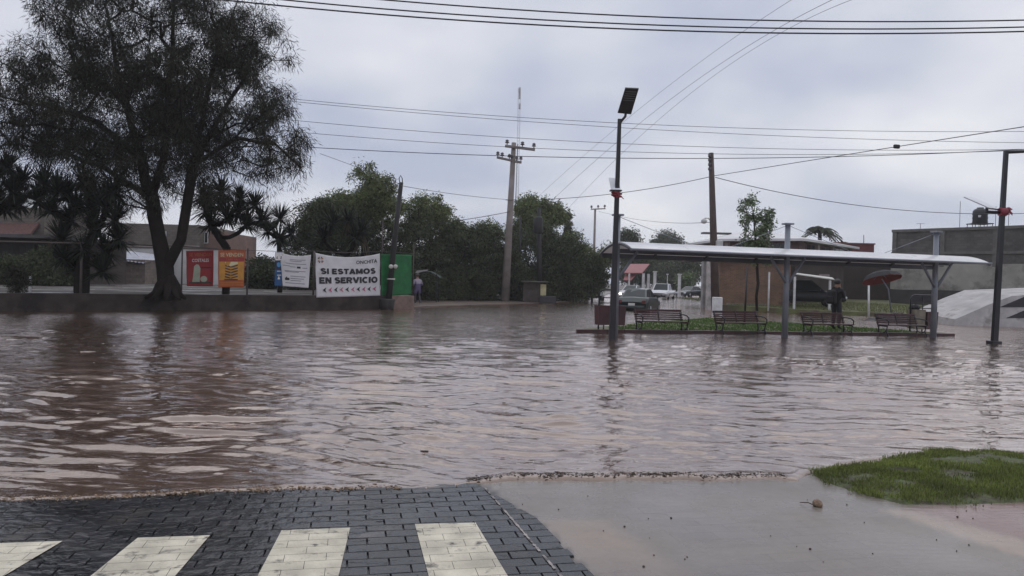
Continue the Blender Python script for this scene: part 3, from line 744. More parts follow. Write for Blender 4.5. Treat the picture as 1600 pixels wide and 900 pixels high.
# benches ------------------------------------------------------------
def make_bench(label, loc, rz):
    b = thing('park_bench', label, 'bench', loc, rz, 'slatted benches under the bus shelter')
    Wd = 1.62
    # local: x along, -y towards the sitter's front (camera)
    for k in range(5):
        z = 0.42 + k * 0.062; y = 0.20 + k * 0.028
        MB().box((0, y, z), (Wd, 0.026, 0.046), bev=0.006).build('back_slat', m_maroon, b) if k < 4 else MB().box((0, y, z + 0.012), (Wd, 0.032, 0.075), bev=0.006).build('top_rail', m_maroon, b)
    for k in range(5):
        MB().box((0, -0.24 + k * 0.095, 0.36 - 0.012 * (k == 4)), (Wd, 0.07, 0.03), bev=0.006).build('seat_slat', m_maroon, b)
    for sx in (-1, 0, 1):
        x = sx * (Wd / 2 - 0.05)
        if sx == 0:
            MB().tube([(0, 0.20, 0.36), (0, 0.31, 0.71)], 0.022, 6).tube([(0, -0.24, 0.335), (0, 0.2, 0.335)], 0.018, 6).build('centre_bracket', m_black, b)
            continue
        mb = MB()
        mb.tube([(x, 0.30, -0.07), (x, 0.24, 0.02), (x, 0.14, 0.16), (x, 0.18, 0.33), (x, 0.31, 0.71)], [0.024, 0.022, 0.024, 0.024, 0.018], 8)
        mb.tube([(x, -0.33, -0.07), (x, -0.27, 0.03), (x, -0.18, 0.15), (x, -0.24, 0.32), (x, 0.18, 0.33)], [0.026, 0.022, 0.024, 0.022, 0.022], 8)
        mb.tube([(x, -0.18, 0.15), (x, -0.02, 0.10), (x, 0.14, 0.16)], 0.018, 6)
        mb.build('end_frame', m_black, b)
        arm = MB().tube([(x, 0.26, 0.56), (x, 0.05, 0.57), (x, -0.17, 0.55), (x, -0.29, 0.48), (x, -0.28, 0.38), (x, -0.20, 0.34)], [0.018, 0.02, 0.022, 0.022, 0.018, 0.016], 8)
        arm.build('armrest', m_black, b)
    return b
blab = ['maroon slatted bench nearest the maroon bin beside the black lamp pole', 'maroon slatted bench between the first bench and the middle post', 'maroon slatted bench with the standing person behind it', 'maroon slatted bench beside the shelter post at the far end']
for (px, D), lb in zip(((1034, 22.9), (1157, 23.3), (1293, 24.0), (1409, 24.6)), blab):
    q = at(px, 500, D); make_bench(lb, (q.x, q.y, 0.0), SA + random.uniform(-0.03, 0.03))

# bin racks -----------------------------------------------------------
def hoop(mb, w_, h_, r_, y=0.0, x0=0.0):
    pts = [(x0 - w_ / 2, y, -0.05), (x0 - w_ / 2, y, h_ - 0.18)] + [(x0 - w_ / 2 + 0.18 - 0.18 * math.cos(a), y, h_ - 0.18 + 0.18 * math.sin(a)) for a in np.linspace(0.2, math.pi / 2, 5)]
    pts += [(x0 + w_ / 2 - 0.18 + 0.18 * math.sin(a), y, h_ - 0.18 + 0.18 * math.cos(a)) for a in np.linspace(0, math.pi / 2, 6)] + [(x0 + w_ / 2, y, -0.05)]
    mb.tube(pts, r_, 8)
def bin_body(parent, x, w_, z0, z1, m, name='bin'):
    mb = MB()
    wt, wb, d = w_ / 2, w_ / 2 * 0.92, 0.19
    vs = [(x - wb, -d * 0.9, z0), (x + wb, -d * 0.9, z0), (x + wb, d * 0.9, z0), (x - wb, d * 0.9, z0), (x - wt, -d, z1), (x + wt, -d, z1), (x + wt, d, z1), (x - wt, d, z1)]
    k = 0.02
    vs += [(x - wt + k, -d + k, z1), (x + wt - k, -d + k, z1), (x + wt - k, d - k, z1), (x - wt + k, d - k, z1), (x - wb + k, -d * 0.9 + k, z0 + 0.03), (x + wb - k, -d * 0.9 + k, z0 + 0.03), (x + wb - k, d * 0.9 - k, z0 + 0.03), (x - wb + k, d * 0.9 - k, z0 + 0.03)]
    fs = [(3, 2, 1, 0)] + [(i, (i + 1) % 4, 4 + (i + 1) % 4, 4 + i) for i in range(4)] + [(4 + i, 4 + (i + 1) % 4, 8 + (i + 1) % 4, 8 + i) for i in range(4)] + [(8 + i, 8 + (i + 1) % 4, 12 + (i + 1) % 4, 12 + i) for i in range(4)] + [(12, 13, 14, 15)]
    return mb.add(vs, fs).build(name, m, parent)
q = at(950, 500, 22.6)
r1 = thing('bin_rack', 'maroon litter bins on a black hoop frame behind the lamp pole', 'litter bin', (q.x, q.y, 0.07), SA)
mb = MB(); hoop(mb, 0.62, 1.22, 0.025); mb.tube([(-0.31, 0, 0.98), (0.31, 0, 0.98)], 0.016, 6); mb.tube([(-0.31, 0, 0.82), (0.31, 0, 0.82)], 0.016, 6); mb.build('hoop_frame', m_black, r1)
bin_body(r1, -0.16, 0.44, 0.16, 0.74, m_maroon); bin_body(r1, 0.30, 0.40, 0.16, 0.74, m_maroon)
for x in (-0.14, 0.12): MB().tube([(x, 0, -0.05), (x, 0, 0.16)], 0.018, 6).build('leg', m_black, r1)
q = at(1441, 500, 26.3)
r2 = thing('bin_rack', 'wide bin rack with a beige and a maroon bin behind the end post', 'litter bin', (q.x, q.y, 0.05), SA)
mb = MB(); hoop(mb, 1.05, 1.30, 0.028); mb.tube([(-0.52, 0, 1.0), (0.52, 0, 1.0)], 0.018, 6); mb.tube([(-0.52, 0, 0.84), (0.52, 0, 0.84)], 0.018, 6); mb.tube([(0, 0, -0.05), (0, 0, 1.28)], 0.02, 6); mb.build('hoop_frame', m_black, r2)
MB().box((0, 0.02, 1.17), (1.0, 0.03, 0.2), bev=0.01).build('roof_plate', m_black, r2)
bin_body(r2, -0.27, 0.46, 0.12, 0.80, mat('beige_plastic', (0.20, 0.17, 0.13), 0.6, 0, 0.3, 3)); bin_body(r2, 0.27, 0.48, 0.12, 0.72, m_maroon)
mb = MB()
for k, (x, y, z, s_) in enumerate(((-0.36, 0, 0.86, 0.13), (-0.2, 0.03, 0.88, 0.12), (-0.28, -0.06, 0.9, 0.1))):
    mb.lathe((x, y, z), [(s_ * 0.3, -s_), (s_, -s_ * 0.4), (s_ * 0.95, s_ * 0.2), (s_ * 0.5, s_ * 0.65), (s_ * 0.12, s_)], 9)
tag(mb.build('rubbish_bag', m_black, None, (q.x, q.y, 0.05)), 'black rubbish bags heaped on the beige bin of the wide rack', 'bag')

# solar street lamps -----------------------------------------------------
def taper_box(mb, a, c, w0, w1):
    a, c = V(a), V(c); d = (c - a).normalized(); x = V((1, 0, 0)); x = (x - d * x.dot(d)).normalized(); y = d.cross(x)
    vs = [a + x * (sx * w0 / 2) + y * (sy * w0 / 2) for sx, sy in ((-1, -1), (1, -1), (1, 1), (-1, 1))] + [c + x * (sx * w1 / 2) + y * (sy * w1 / 2) for sx, sy in ((-1, -1), (1, -1), (1, 1), (-1, 1))]
    mb.add(vs, [(3, 2, 1, 0), (4, 5, 6, 7)] + [(i, (i + 1) % 4, 4 + (i + 1) % 4, 4 + i) for i in range(4)])
D1 = 19.4; b0 = at(956, 532, D1); top = at(968, 186, D1)
l1 = thing('street_lamp', 'tall black solar street lamp with tilted panel in front of the shelter', 'street lamp', (b0.x, b0.y, 0))
T = lambda p, o=b0: V(p) - V((o.x, o.y, 0))
mb = MB(); taper_box(mb, T((b0.x, b0.y, -0.35)), T(top), 0.165, 0.09); mb.build('pole', m_black, l1)
MB().tube([T(at(967, 194, D1)), T(at(971, 189, D1)), T(at(977, 182, D1)), T(at(978, 174, D1))], 0.035, 10).build('arm', m_black, l1)
quad = [at(965, 176, D1 + 0.02), at(986, 178, D1 + 0.02), at(998, 138, D1 - 0.42), at(977, 137, D1 - 0.42)]
quad = [T(p) for p in quad]
panel = MB().slab(quad, 0.05).build('lamp_panel', mat('black_panel', (0.02, 0.02, 0.022), 0.4, 0, 0.2, 4), l1)
m_led = mat('led_strip', (0.12, 0.12, 0.125), 0.35, 0, 0.1, 8)
nq = (quad[1] - quad[0]).cross(quad[3] - quad[0]).normalized()
if nq.y > 0: nq = -nq
for k in range(5):
    u = 0.52 + k * 0.085
    e = [quad[0].lerp(quad[3], u), quad[1].lerp(quad[2], u), quad[1].lerp(quad[2], u + 0.03), quad[0].lerp(quad[3], u + 0.03)]
    c_ = sum(e, V((0, 0, 0))) / 4
    MB().slab([c_ + (p - c_) * 0.82 + nq * 0.034 for p in e], 0.012).build('led_strip', m_led, panel)
q4 = [T(p) for p in (at(955, 297, D1 - 0.1), at(970, 297, D1 - 0.1), at(966, 279, D1 + 0.25), at(951, 278, D1 + 0.25))]
MB().slab(q4, 0.02).build('solar_panel', mat('pale_panel', (0.62, 0.64, 0.68), 0.3, 0, 0.1, 3), l1)
MB().box(T(at(962, 298, D1)), (0.30, 0.22, 0.03)).build('bracket', m_black, l1)
m_red = mat('red_ribbon', (0.22, 0.025, 0.04), 0.5, 0, 0.3, 8)
mb = MB()
for k in range(4):
    c_ = T(at(962 + (k % 2) * 3, 301 + k * 2, D1)); mb.lathe(c_, [(0.11, -0.02), (0.125, 0), (0.11, 0.02)], 10)
for k in range(6):
    c_ = T(at(965, 303, D1 - 0.1)); e = c_ + V((random.uniform(-0.05, 0.15), random.uniform(-0.05, 0.02), random.uniform(-0.18, 0.05)))
    mb.slab([c_, c_ + V((0.03, 0, 0.01)), e + V((0.03, 0, 0)), e], 0.004)
mb.build('ribbon', m_red, l1)

D2 = 21.8; b0 = at(1553, 538, D2); top = at(1572, 236, D2)
l2 = thing('street_lamp', 'black street lamp pole with a side arm and red ribbons at the edge', 'street lamp', (b0.x, b0.y, 0))
T2 = lambda p, o=b0: V(p) - V((o.x, o.y, 0))
mb = MB(); taper_box(mb, T2((b0.x, b0.y, -0.35)), T2(top), 0.145, 0.10); mb.build('pole', m_black, l2)
a_, e_ = T2(at(1570, 238, D2)), T2(at(1680, 233, D2 - 0.3))
MB().tube([a_, e_], [0.05, 0.035], 8).build('arm', m_black, l2)
MB().box(e_ + V((0.3, 0, -0.02)), (0.7, 0.28, 0.09), bev=0.03).build('lamp_head', m_black, l2)
MB().box(T2((b0.x, b0.y, 0.05)), (0.3, 0.3, 0.1), bev=0.02).build('base_plate', m_black, l2)
q4 = [at(1506, 308, D2 - 0.25), at(1545, 325, D2 - 0.25), at(1560, 327, D2 + 0.45), at(1519, 309, D2 + 0.45)]
MB().slab([T2(p) for p in q4], 0.03).build('solar_panel', mat('pale_panel', (0.62, 0.64, 0.68)), l2)
MB().tube([T2(at(1540, 331, D2)), T2(at(1566, 332, D2))], 0.045, 8).tube([T2(at(1542, 324, D2)), T2(at(1542, 331, D2))], 0.04, 6).tube([T2(at(1545, 326, D2)), T2(at(1566, 328, D2))], 0.02, 6).build('bracket', m_black, l2)
mb = MB()
for k in range(9):
    c_ = T2(at(1568 + random.uniform(0, 4), 331 + random.uniform(-4, 4), D2)); e = T2(at(1568 + random.uniform(4, 16), 331 + random.uniform(-6, 8), D2 - 0.1))
    mid = (c_ + e) / 2 + V((0, 0, 0.05)); mb.tube([c_, mid, e], [0.02, 0.03, 0.012], 5)
mb.tube([T2(at(1562, 331, D2)), T2(at(1572, 331, D2))], 0.13, 8).build('ribbon', m_red, l2)

# leaning thin pole behind the second bench, white bollard -------------------
b0 = at(1163, 500, 27.5); b0.z = 0.05
tag(MB(b0).tube([b0 - V((0, 0, 0.2)), at(1168, 414, 27.5)], [0.045, 0.03], 8).build('thin_post', m_black, None, b0), 'thin dark leaning post behind the second bench', 'post')
b0 = gnd(1120, 493, 0.05)
mb = MB(b0); mb.box(b0 + V((0, 0, 0.42)), (0.42, 0.42, 0.95), bev=0.04)
tag(mb.build('bollard', mat('white_block_paint', (0.62, 0.62, 0.63), 0.7, 0, 0.2, 3, 0.3, 20), None, b0), 'squat white painted concrete block at the foot of the brown pole', 'bollard')

# ------------------------------------------------------------------ utility poles
m_conc = mat('old_concrete', (0.25, 0.215, 0.20), 0.85, 0, 0.25, 1.5, 0.4, 25)
m_wood = mat('brown_pole', (0.075, 0.052, 0.047), 0.85, 0, 0.3, 2.0, 0.4, 20)
m_dark = mat('tarred_pole', (0.018, 0.017, 0.018), 0.7, 0, 0.3, 2.0)
m_ins = mat('porcelain_insulator', (0.10, 0.09, 0.10), 0.3, 0, 0.2, 4)
def insulator(mb, p, s=0.11, up=1):
    p = V(p); mb.lathe(p, [(s * 0.2, 0), (s * 0.25, s * 0.8), (s, s * 0.9), (s * 0.9, s * 1.3), (s * 0.45, s * 1.5), (s * 0.85, s * 1.7), (s * 0.75, s * 2.1), (s * 0.2, s * 2.5)], 8)
def crossarm(parent, a, c, ts, th=0.13, s=0.12):
    d = (c - a); mb = MB(); M_ = d.to_track_quat('X', 'Z').to_matrix()
    ca_ = mb.box((a + c) / 2, (d.length, th, th), M=M_, bev=0.01).build('crossarm', m_conc, parent)
    for t_ in ts:
        k = MB(); insulator(k, a + d * t_ + V((0, 0, th / 2)), s); k.build('insulator', m_ins, ca_)
DP = 51.0
b0 = at(789, 471, DP); top = at(803, 223, DP)
up = thing('utility_pole', 'tall concrete utility pole with two crossarms in front of the trees', 'utility pole', (b0.x, b0.y, 0))
T = lambda p, o=b0: V(p) - V((o.x, o.y, 0))
MB().tube([T((b0.x, b0.y, -0.3)), T(top)], [0.31, 0.16], 10).build('pole', m_conc, up)
crossarm(up, T(at(789, 228, DP - 0.25)), T(at(836, 234, DP - 0.25)), (0.07, 0.58, 0.96), 0.17, 0.15)
crossarm(up, T(at(777, 246, DP - 1.0)), T(at(814, 254, DP + 0.5)), (0.02, 0.2, 0.5, 0.62), 0.14, 0.14)
crossarm(up, T(at(804, 253, DP - 0.25)), T(at(815, 253, DP - 0.25)), (0.3, 0.9), 0.12, 0.13)
MB().tube([T(at(809, 225, DP - 0.2)), T(at(805, 330, DP - 0.3))], 0.02, 5).build('ground_wire', m_dark, up)

DB = 39.5
b0 = at(1119, 488, DB); top = at(1111, 239, DB)
bp_ = thing('utility_pole', 'brown leaning utility pole with insulators down one side behind the shelter', 'utility pole', (b0.x, b0.y, 0))
T = lambda p, o=b0: V(p) - V((o.x, o.y, 0))
MB().tube([T((b0.x, b0.y, -0.3)), T(top)], [0.24, 0.13], 10).build('pole', m_wood, bp_)
for k in range(4):
    MB().lathe(T(at(1108.5, 243 + k * 7, DB - 0.15)), [(0.03, -0.08), (0.09, -0.05), (0.06, 0), (0.09, 0.05), (0.03, 0.08)], 8, 'Z').build('insulator', m_ins, bp_)
MB().tube([T(at(1112, 348, DB)), T(at(1107, 341, DB)), T(at(1101, 341, DB))], 0.025, 6).build('lamp_arm', m_conc, bp_)
MB().lathe(T(at(1100, 345, DB)), [(0.03, 0.12), (0.13, 0.06), (0.16, -0.03), (0.12, -0.12), (0.04, -0.15)][::-1], 10).build('lamp_head', mat('pale_lamp', (0.5, 0.5, 0.5), 0.4), bp_)
MB().box(T(at(1124, 381, DB - 0.25)), (0.36, 0.2, 0.34), bev=0.03).build('meter_box', mat('pale_lamp', (0.5, 0.5, 0.5)), bp_)

DL = 33.2
b0 = wall_pt(606, 467, 0.1); top = at(627, 285, b0.y)
bk = thing('utility_pole', 'black leaning pole with a wire loop on top before the green sheet', 'pole', (b0.x, b0.y, b0.z))
T = lambda p, o=b0: V(p) - V((o.x, o.y, o.z))
MB().tube([T(b0) - V((0, 0, 0.6)), T(at(616, 380, b0.y)), T(top)], [0.15, 0.125, 0.095], 10).build('pole', m_dark, bk)
MB().tube([T(at(625, 286, b0.y)), T(at(623.5, 279, b0.y)), T(at(626, 274, b0.y)), T(at(628.5, 279, b0.y)), T(at(629, 287, b0.y))], 0.022, 6).build('wire_loop', m_dark, bk)
for px in (611, 618):
    MB().lathe(T(at(px, 416.5, b0.y - 0.25)), [(0.04, -0.11), (0.10, -0.06), (0.10, 0.06), (0.04, 0.11)], 9, 'Y').build('meter', mat('pale_meter', (0.55, 0.53, 0.5), 0.4), bk)
MB().box(T(at(615, 417, b0.y - 0.17)), (0.42, 0.12, 0.14), bev=0.02).build('meter_bracket', m_dark, bk)
MB().lathe(T(at(611, 436, b0.y)), [(0.185, -0.03), (0.19, 0.03)], 10).build('metal_band', mat('pale_meter', (0.55, 0.53, 0.5)), bk)
p = wall_pt(605, 474, 0.35)
tag(MB().lathe((0, 0, 0), [(0.28, -0.45), (0.33, -0.1), (0.36, 0.12), (0.36, 0.18), (0.3, 0.18)], 14).build('tub', mat('dark_tub', (0.03, 0.027, 0.027), 0.6), None, (p.x, p.y, 0.32)), 'dark round tub at the foot of the black leaning pole', 'tub')

def simple_pole(name, label, px0, py0, px1, py1, D, r0, r1, m, cross=None, extra=None):
    b0 = at(px0, py0, D); t0 = thing(name, label, 'utility pole', (b0.x, b0.y, b0.z)); T = lambda p: V(p) - b0
    MB().tube([V((0, 0, -0.4)), T(at(px1, py1, D))], [r0, r1], 8).build('pole', m, t0)
    if cross: crossarm(t0, T(at(*cross[0], D - 0.2)), T(at(*cross[1], D - 0.2)), (0.05, 0.5, 0.95), 0.16, 0.2)
    if extra: extra(t0, T, D)
    return t0
simple_pole('utility_pole', 'distant bare utility pole with one crossarm above the trees', 927, 440, 930, 326, 110, 0.22, 0.15, m_conc, ((923, 327), (946, 326)))
def tr(t0, T, D): MB().lathe(T(at(841, 352, D - 0.5)), [(0.25, -0.6), (0.32, -0.5), (0.32, 0.5), (0.2, 0.6)], 12).build('transformer', m_dark, t0)
simple_pole('utility_pole', 'dark pole with a transformer drum among the trees', 843, 468, 842, 325, 53, 0.2, 0.14, m_dark, None, tr)
simple_pole('utility_pole', 'thin dark pole beside the concrete utility pole among the trees', 811, 468, 813, 338, 54, 0.1, 0.07, m_dark)
# radio mast
DM = 95.0; b0 = at(805, 440, DM)
ra = thing('radio_mast', 'slender lattice radio mast rising behind the concrete utility pole', 'mast', (b0.x, b0.y, b0.z))
T = lambda p: V(p) - b0
mb = MB(); lo_, hi_ = T(at(805, 440, DM)), T(at(811, 137, DM))
m_mast = mat('pale_galvanised', (0.42, 0.40, 0.40), 0.5, 0.3)
for k in range(3):
    o_ = V((0.2 * math.cos(k * 2.094), 0.2 * math.sin(k * 2.094), 0)); mb.tube([lo_ + o_, hi_ + o_], 0.022, 5)
n_ = 60
for k in range(n_):
    a_, c_ = lo_.lerp(hi_, k / n_), lo_.lerp(hi_, (k + 1) / n_)
    for j in range(3):
        o1 = V((0.2 * math.cos(j * 2.094), 0.2 * math.sin(j * 2.094), 0)); o2 = V((0.2 * math.cos((j + 1) * 2.094), 0.2 * math.sin((j + 1) * 2.094), 0))
        mb.tube([a_ + o1, c_ + o2], 0.012, 4, False)
mb.build('lattice', m_mast, ra)
for py in (141, 150, 166):
    MB().box(T(at(812, py, DM - 0.3)), (0.25, 0.2, 0.7), bev=0.03).build('antenna', m_mast, ra)

# ------------------------------------------------------------------ wires
m_wire = mat('black_cable', (0.012, 0.012, 0.014), 0.6)
m_wire2 = mat('grey_cable', (0.09, 0.09, 0.10), 0.6)
def wire(label, pts, D0, D1, r, m=m_wire, x0=None, x1=None, clamp=None, group='overhead cables'):
    xs = [p[0] for p in pts]; ys = [p[1] for p in pts]
    c = np.polyfit(xs, ys, min(2, len(pts) - 1))
    x0 = xs[0] if x0 is None else x0; x1 = xs[-1] if x1 is None else x1
    N = 36; P = []
    for k in range(N + 1):
        u = k / N; x = x0 + (x1 - x0) * u; P.append(at(x, float(np.polyval(c, x)), D0 + (D1 - D0) * u))
    mid = P[0]
    o = tag(MB(mid).tube(P, r, 5).build('overhead_cable', m, None, mid), label, 'cable', group)
    if clamp:
        q = at(*clamp, D0 + (D1 - D0) * (clamp[0] - x0) / (x1 - x0)); MB(mid).box(q, (0.26, 0.12, 0.16), 0.3, 0.03).build('clamp', m_wire, o)
    return o
wire('topmost of the three thick black cables crossing the top of the picture', [(602, 0), (1000, 25.5), (1200, 32), (1400, 34), (1600, 31.5)], 13, 13, 0.013, x0=-300, x1=2000)
wire('middle one of the three thick black cables crossing the top of the picture', [(444, 0), (1000, 38), (1200, 44), (1400, 46), (1600, 42)], 13, 13, 0.013, x0=-300, x1=2000)
wire('lowest of the three thick black cables crossing the top of the picture', [(348, 0), (1000, 46), (1200, 51.5), (1400, 53), (1600, 49)], 13, 13, 0.014, x0=-300, x1=2000)
L5 = [('highest thin cable running from the big tree towards the lamp panel', [(0, 103), (470, 149), (1000, 198), (1200, 204), (1600, 203)], 0.016),
      ('thin cable just under the highest one leaving the big tree', [(0, 107), (480, 157), (1000, 204.5), (1200, 212), (1600, 222)], 0.016),
      ('thin cable passing just above the top crossarm of the concrete pole', [(484, 190), (800, 216), (1000, 226), (1200, 231), (1570, 234)], 0.016),
      ('thin cable meeting the upper crossarm of the concrete pole', [(492, 209), (800, 229), (1000, 238), (1200, 242), (1560, 236)], 0.016),
      ('lowest and darkest cable meeting the lower crossarm of the concrete pole', [(300, 218), (497, 230), (800, 244), (1000, 248.5), (1200, 246), (1570, 235)], 0.024)]
for lb, pts, r_ in L5: wire(lb, pts, 50, 50, r_, x0=-250 if pts[0][0] < 350 else pts[0][0] - 250, x1=1900 if pts[-1][0] == 1600 else pts[-1][0] + 250)
wire('nearer of the two parallel cables slanting up past the lamp panel', [(1292, 0), (1200, 60), (990, 195), (860, 318)][::-1], 60, 16, 0.010, m_wire2, x0=842, x1=1420)
wire('farther of the two parallel cables slanting up past the lamp panel', [(1314, 0), (1200, 76), (1000, 200), (885, 335)][::-1], 62, 16, 0.009, m_wire2, x0=872, x1=1440)
wire('faint cable slanting up alone above the lamp panel', [(1235, 0), (1120, 80), (985, 180), (830, 318)][::-1], 60, 20, 0.008, m_wire2, x0=822, x1=1330)
wire('cable with a dark clamp rising from the brown pole to the upper edge', [(1115, 275), (1200, 261), (1400, 229.5), (1600, 198)], 39.5, 20, 0.016, x1=1720, clamp=(1401, 229))
wire('sagging cable from the brown pole down towards the roof water tank', [(1118, 277), (1200, 297), (1330, 320), (1520, 333), (1600, 334)], 39.5, 58, 0.020, x1=1750)
wire('sagging cable from the brown pole back past the lamp towards the trees', [(1112, 276), (1000, 296), (870, 312), (790, 312)][::-1], 51, 39.5, 0.018)
wire('cable from the concrete pole to the black leaning pole above the trees', [(626, 290), (700, 302), (795, 312)], 34, 51, 0.014, m_wire2)
wire('cable running low from the concrete pole down into the trees', [(800, 330), (740, 341), (670, 350)][::-1], 44, 51, 0.02)
wire('faint cable sloping down from the big tree to the black leaning pole', [(500, 240), (560, 262), (626, 288)], 30, 34, 0.010, m_wire2)
wire('faint distant cable from the far pole to the brown pole', [(935, 330), (1020, 346), (1112, 347)], 108, 40, 0.018, m_wire2)

# ------------------------------------------------------------------ trees
m_bark = mat('dark_bark', (0.020, 0.016, 0.014), 0.9, 0, 0.3, 3, 0.6, 14, spec=0.1)
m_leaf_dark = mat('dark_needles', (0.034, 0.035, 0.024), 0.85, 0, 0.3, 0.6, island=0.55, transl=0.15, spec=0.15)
m_leaf = mat('pepper_leaves', (0.125, 0.15, 0.062), 0.8, 0, 0.3, 0.5, island=0.5, transl=0.2, spec=0.2)
m_leaf2 = mat('dull_green_leaves', (0.06, 0.072, 0.036), 0.8, 0, 0.35, 0.4, island=0.5, transl=0.12, spec=0.2)
m_leaf_br = mat('glossy_young_leaves', (0.09, 0.13, 0.045), 0.35, 0, 0.3, 0.8, island=0.5, transl=0.15)
m_yucca = mat('yucca_leaves', (0.022, 0.028, 0.019), 0.8, 0, 0.3, 1.0, island=0.5, spec=0.2)
m_dead = mat('dead_yucca_leaves', (0.10, 0.07, 0.045), 0.8, 0, 0.3, 1.0, island=0.5)

def leaf_mesh(name, C, D, ln, wd, r):
    n = len(C)
    D = D / (np.linalg.norm(D, axis=1, keepdims=True) + 1e-9)
    N = np.cross(D, r.normal(0, 1, (n, 3))); N /= np.linalg.norm(N, axis=1, keepdims=True) + 1e-9
    l = ln * r.uniform(0.6, 1.4, (n, 1)); w_ = wd * r.uniform(0.6, 1.4, (n, 1))
    co = np.stack([C, C + D * l * 0.45 + N * w_, C + D * l, C + D * l * 0.45 - N * w_], 1).reshape(-1, 3)
    f = np.arange(n * 4).reshape(n, 4)
    return npmesh(name, co, f)

def skeleton(stems, targets, r, up_pen=0.7, step=0.7, bow=0.12):
    """stems: list of polylines (first point of the first is the base; later stems start on an earlier point)"""
    P, par = [], []
    for st in stems:
        st = [np.array(p, float) for p in st]
        if not P: prev = -1
        else: prev = int(np.argmin([np.linalg.norm(q - st[0]) for q in P])); st = st[1:]
        for q in st:
            a = P[prev] if prev >= 0 else None
            if a is not None:
                k = max(1, int(np.linalg.norm(q - a) / step))
                for j in range(1, k + 1):
                    jit = r.normal(0, 0.04, 3) if j < k else 0
                    P.append(a + (q - a) * j / k + jit); par.append(prev); prev = len(P) - 1
            else: P.append(q); par.append(-1); prev = 0
    ax = np.mean([p for p in P], 0)
    order = np.argsort([np.min(np.linalg.norm(np.array(P) - t, axis=1)) for t in targets])
    tips = []
    for i in order:
        t_ = targets[i]; A = np.array(P)
        d = np.linalg.norm(A - t_, axis=1); cost = d + up_pen * np.maximum(0, A[:, 2] - t_[2] + 0.25 * d)
        cost[: max(1, int(len(stems[0]) > 1))] += 3
        j = int(np.argmin(cost)); a = P[j]; L_ = d[j]
        k = max(1, int(L_ / step)); prev = j
        side = r.normal(0, 1, 3) * bow * L_ * 0.5; side[2] += bow * L_
        for q in range(1, k + 1):
            u = q / k; p = a + (t_ - a) * u + side * math.sin(math.pi * u) + (r.normal(0, 0.05 * min(1, L_), 3) if q < k else 0)
            P.append(p); par.append(prev); prev = len(P) - 1
        tips.append(prev)
    P = np.array(P); par = np.array(par)
    cnt = np.zeros(len(P)); cnt[tips] += 1
    for i in range(len(P) - 1, 0, -1): cnt[par[i]] += cnt[i]
    return P, par, np.maximum(cnt, 0.5)

def branch_mesh(P, par, cnt, rt, expo=0.47, rmax=None):
    R = rt * cnt ** expo
    if rmax: R = np.minimum(R, rmax)
    vs, fs = [], []
    for i in range(1, len(P)):
        a, c = P[par[i]], P[i]; d = c - a; L_ = np.linalg.norm(d)
        if L_ < 1e-5: continue
        d /= L_; h = np.array([0, 0, 1.0]) if abs(d[2]) < 0.9 else np.array([1.0, 0, 0])
        x = np.cross(d, h); x /= np.linalg.norm(x); y = np.cross(x, d)
        r1 = R[i]; r0 = min(R[par[i]], r1 * 1.3); n = 4 if r1 < 0.03 else (6 if r1 < 0.1 else 10)
        b_ = len(vs)
        for p, rr in ((a, r0), (c + d * r1 * 0.3, r1)):
            for j in range(n):
                t_ = 2 * math.pi * j / n; vs.append(p + (x * math.cos(t_) + y * math.sin(t_)) * rr)
        for j in range(n): fs.append((b_ + j, b_ + (j + 1) % n, b_ + n + (j + 1) % n, b_ + n + j))
    return npmesh('trunk', np.array(vs), np.array(fs), True)

def sample_ell(E, n, r, shell=0.35):
    vol = np.array([e[3] * e[4] * e[5] for e in E]); vol /= vol.sum(); out_ = []
    for e, k in zip(E, np.maximum(1, (vol * n).astype(int))):
        v = r.normal(0, 1, (k, 3)); v /= np.linalg.norm(v, axis=1, keepdims=True)
        rad = (shell + (1 - shell) * r.random((k, 1))) ** 0.6 if shell > 0 else r.random((k, 1)) ** 0.33
        out_.append(np.array(e[:3]) + v * rad * np.array(e[3:]))
    return np.concatenate(out_)

def make_tree(name, label, base, stems, E, nclump, lpc, cr, ln, wd, m, seed, droop=0.3, rt=0.012, group=None, cat='tree', rmax=None, flat=0.8, bark=None, gap=0.0, bow=0.12):
    """base: world position; stems and ellipsoids relative to base"""
    r = np.random.default_rng(seed)
    tree = thing(name, label, cat, base, 0, group)
    tg = sample_ell(E, nclump, r)
    if gap: tg = tg[fbm(tg[:, 0] * 0.7 + tg[:, 1] * 0.5, tg[:, 2] * 0.7, seed) > gap]
    P, par, cnt = skeleton(stems, tg, r, bow=bow)
    link('trunk', branch_mesh(P, par, cnt, rt, rmax=rmax), bark or m_bark, tree)
    # leaves round the outer twigs: every clump plus thin ones along the last branches
    tip = P[cnt <= 2.5]
    src = np.concatenate([tg, tg, tip[r.random(len(tip)) < 0.6]])
    k = np.maximum(3, (lpc * r.lognormal(0, 0.5, len(src))).astype(int)); k = np.minimum(k, lpc * 3)
    C = np.repeat(src, k, 0); sc_ = np.repeat(r.uniform(0.5, 1.25, len(src)), k)[:, None]
    off = r.normal(0, 1, C.shape); off /= np.linalg.norm(off, axis=1, keepdims=True); off *= r.random((len(C), 1)) ** 0.5 * cr * sc_
    off[:, 2] *= flat
    C = C + off
    Dv = off / cr + r.normal(0, 0.6, C.shape); Dv[:, 2] -= droop
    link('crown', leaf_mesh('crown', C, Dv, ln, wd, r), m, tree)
    return tree

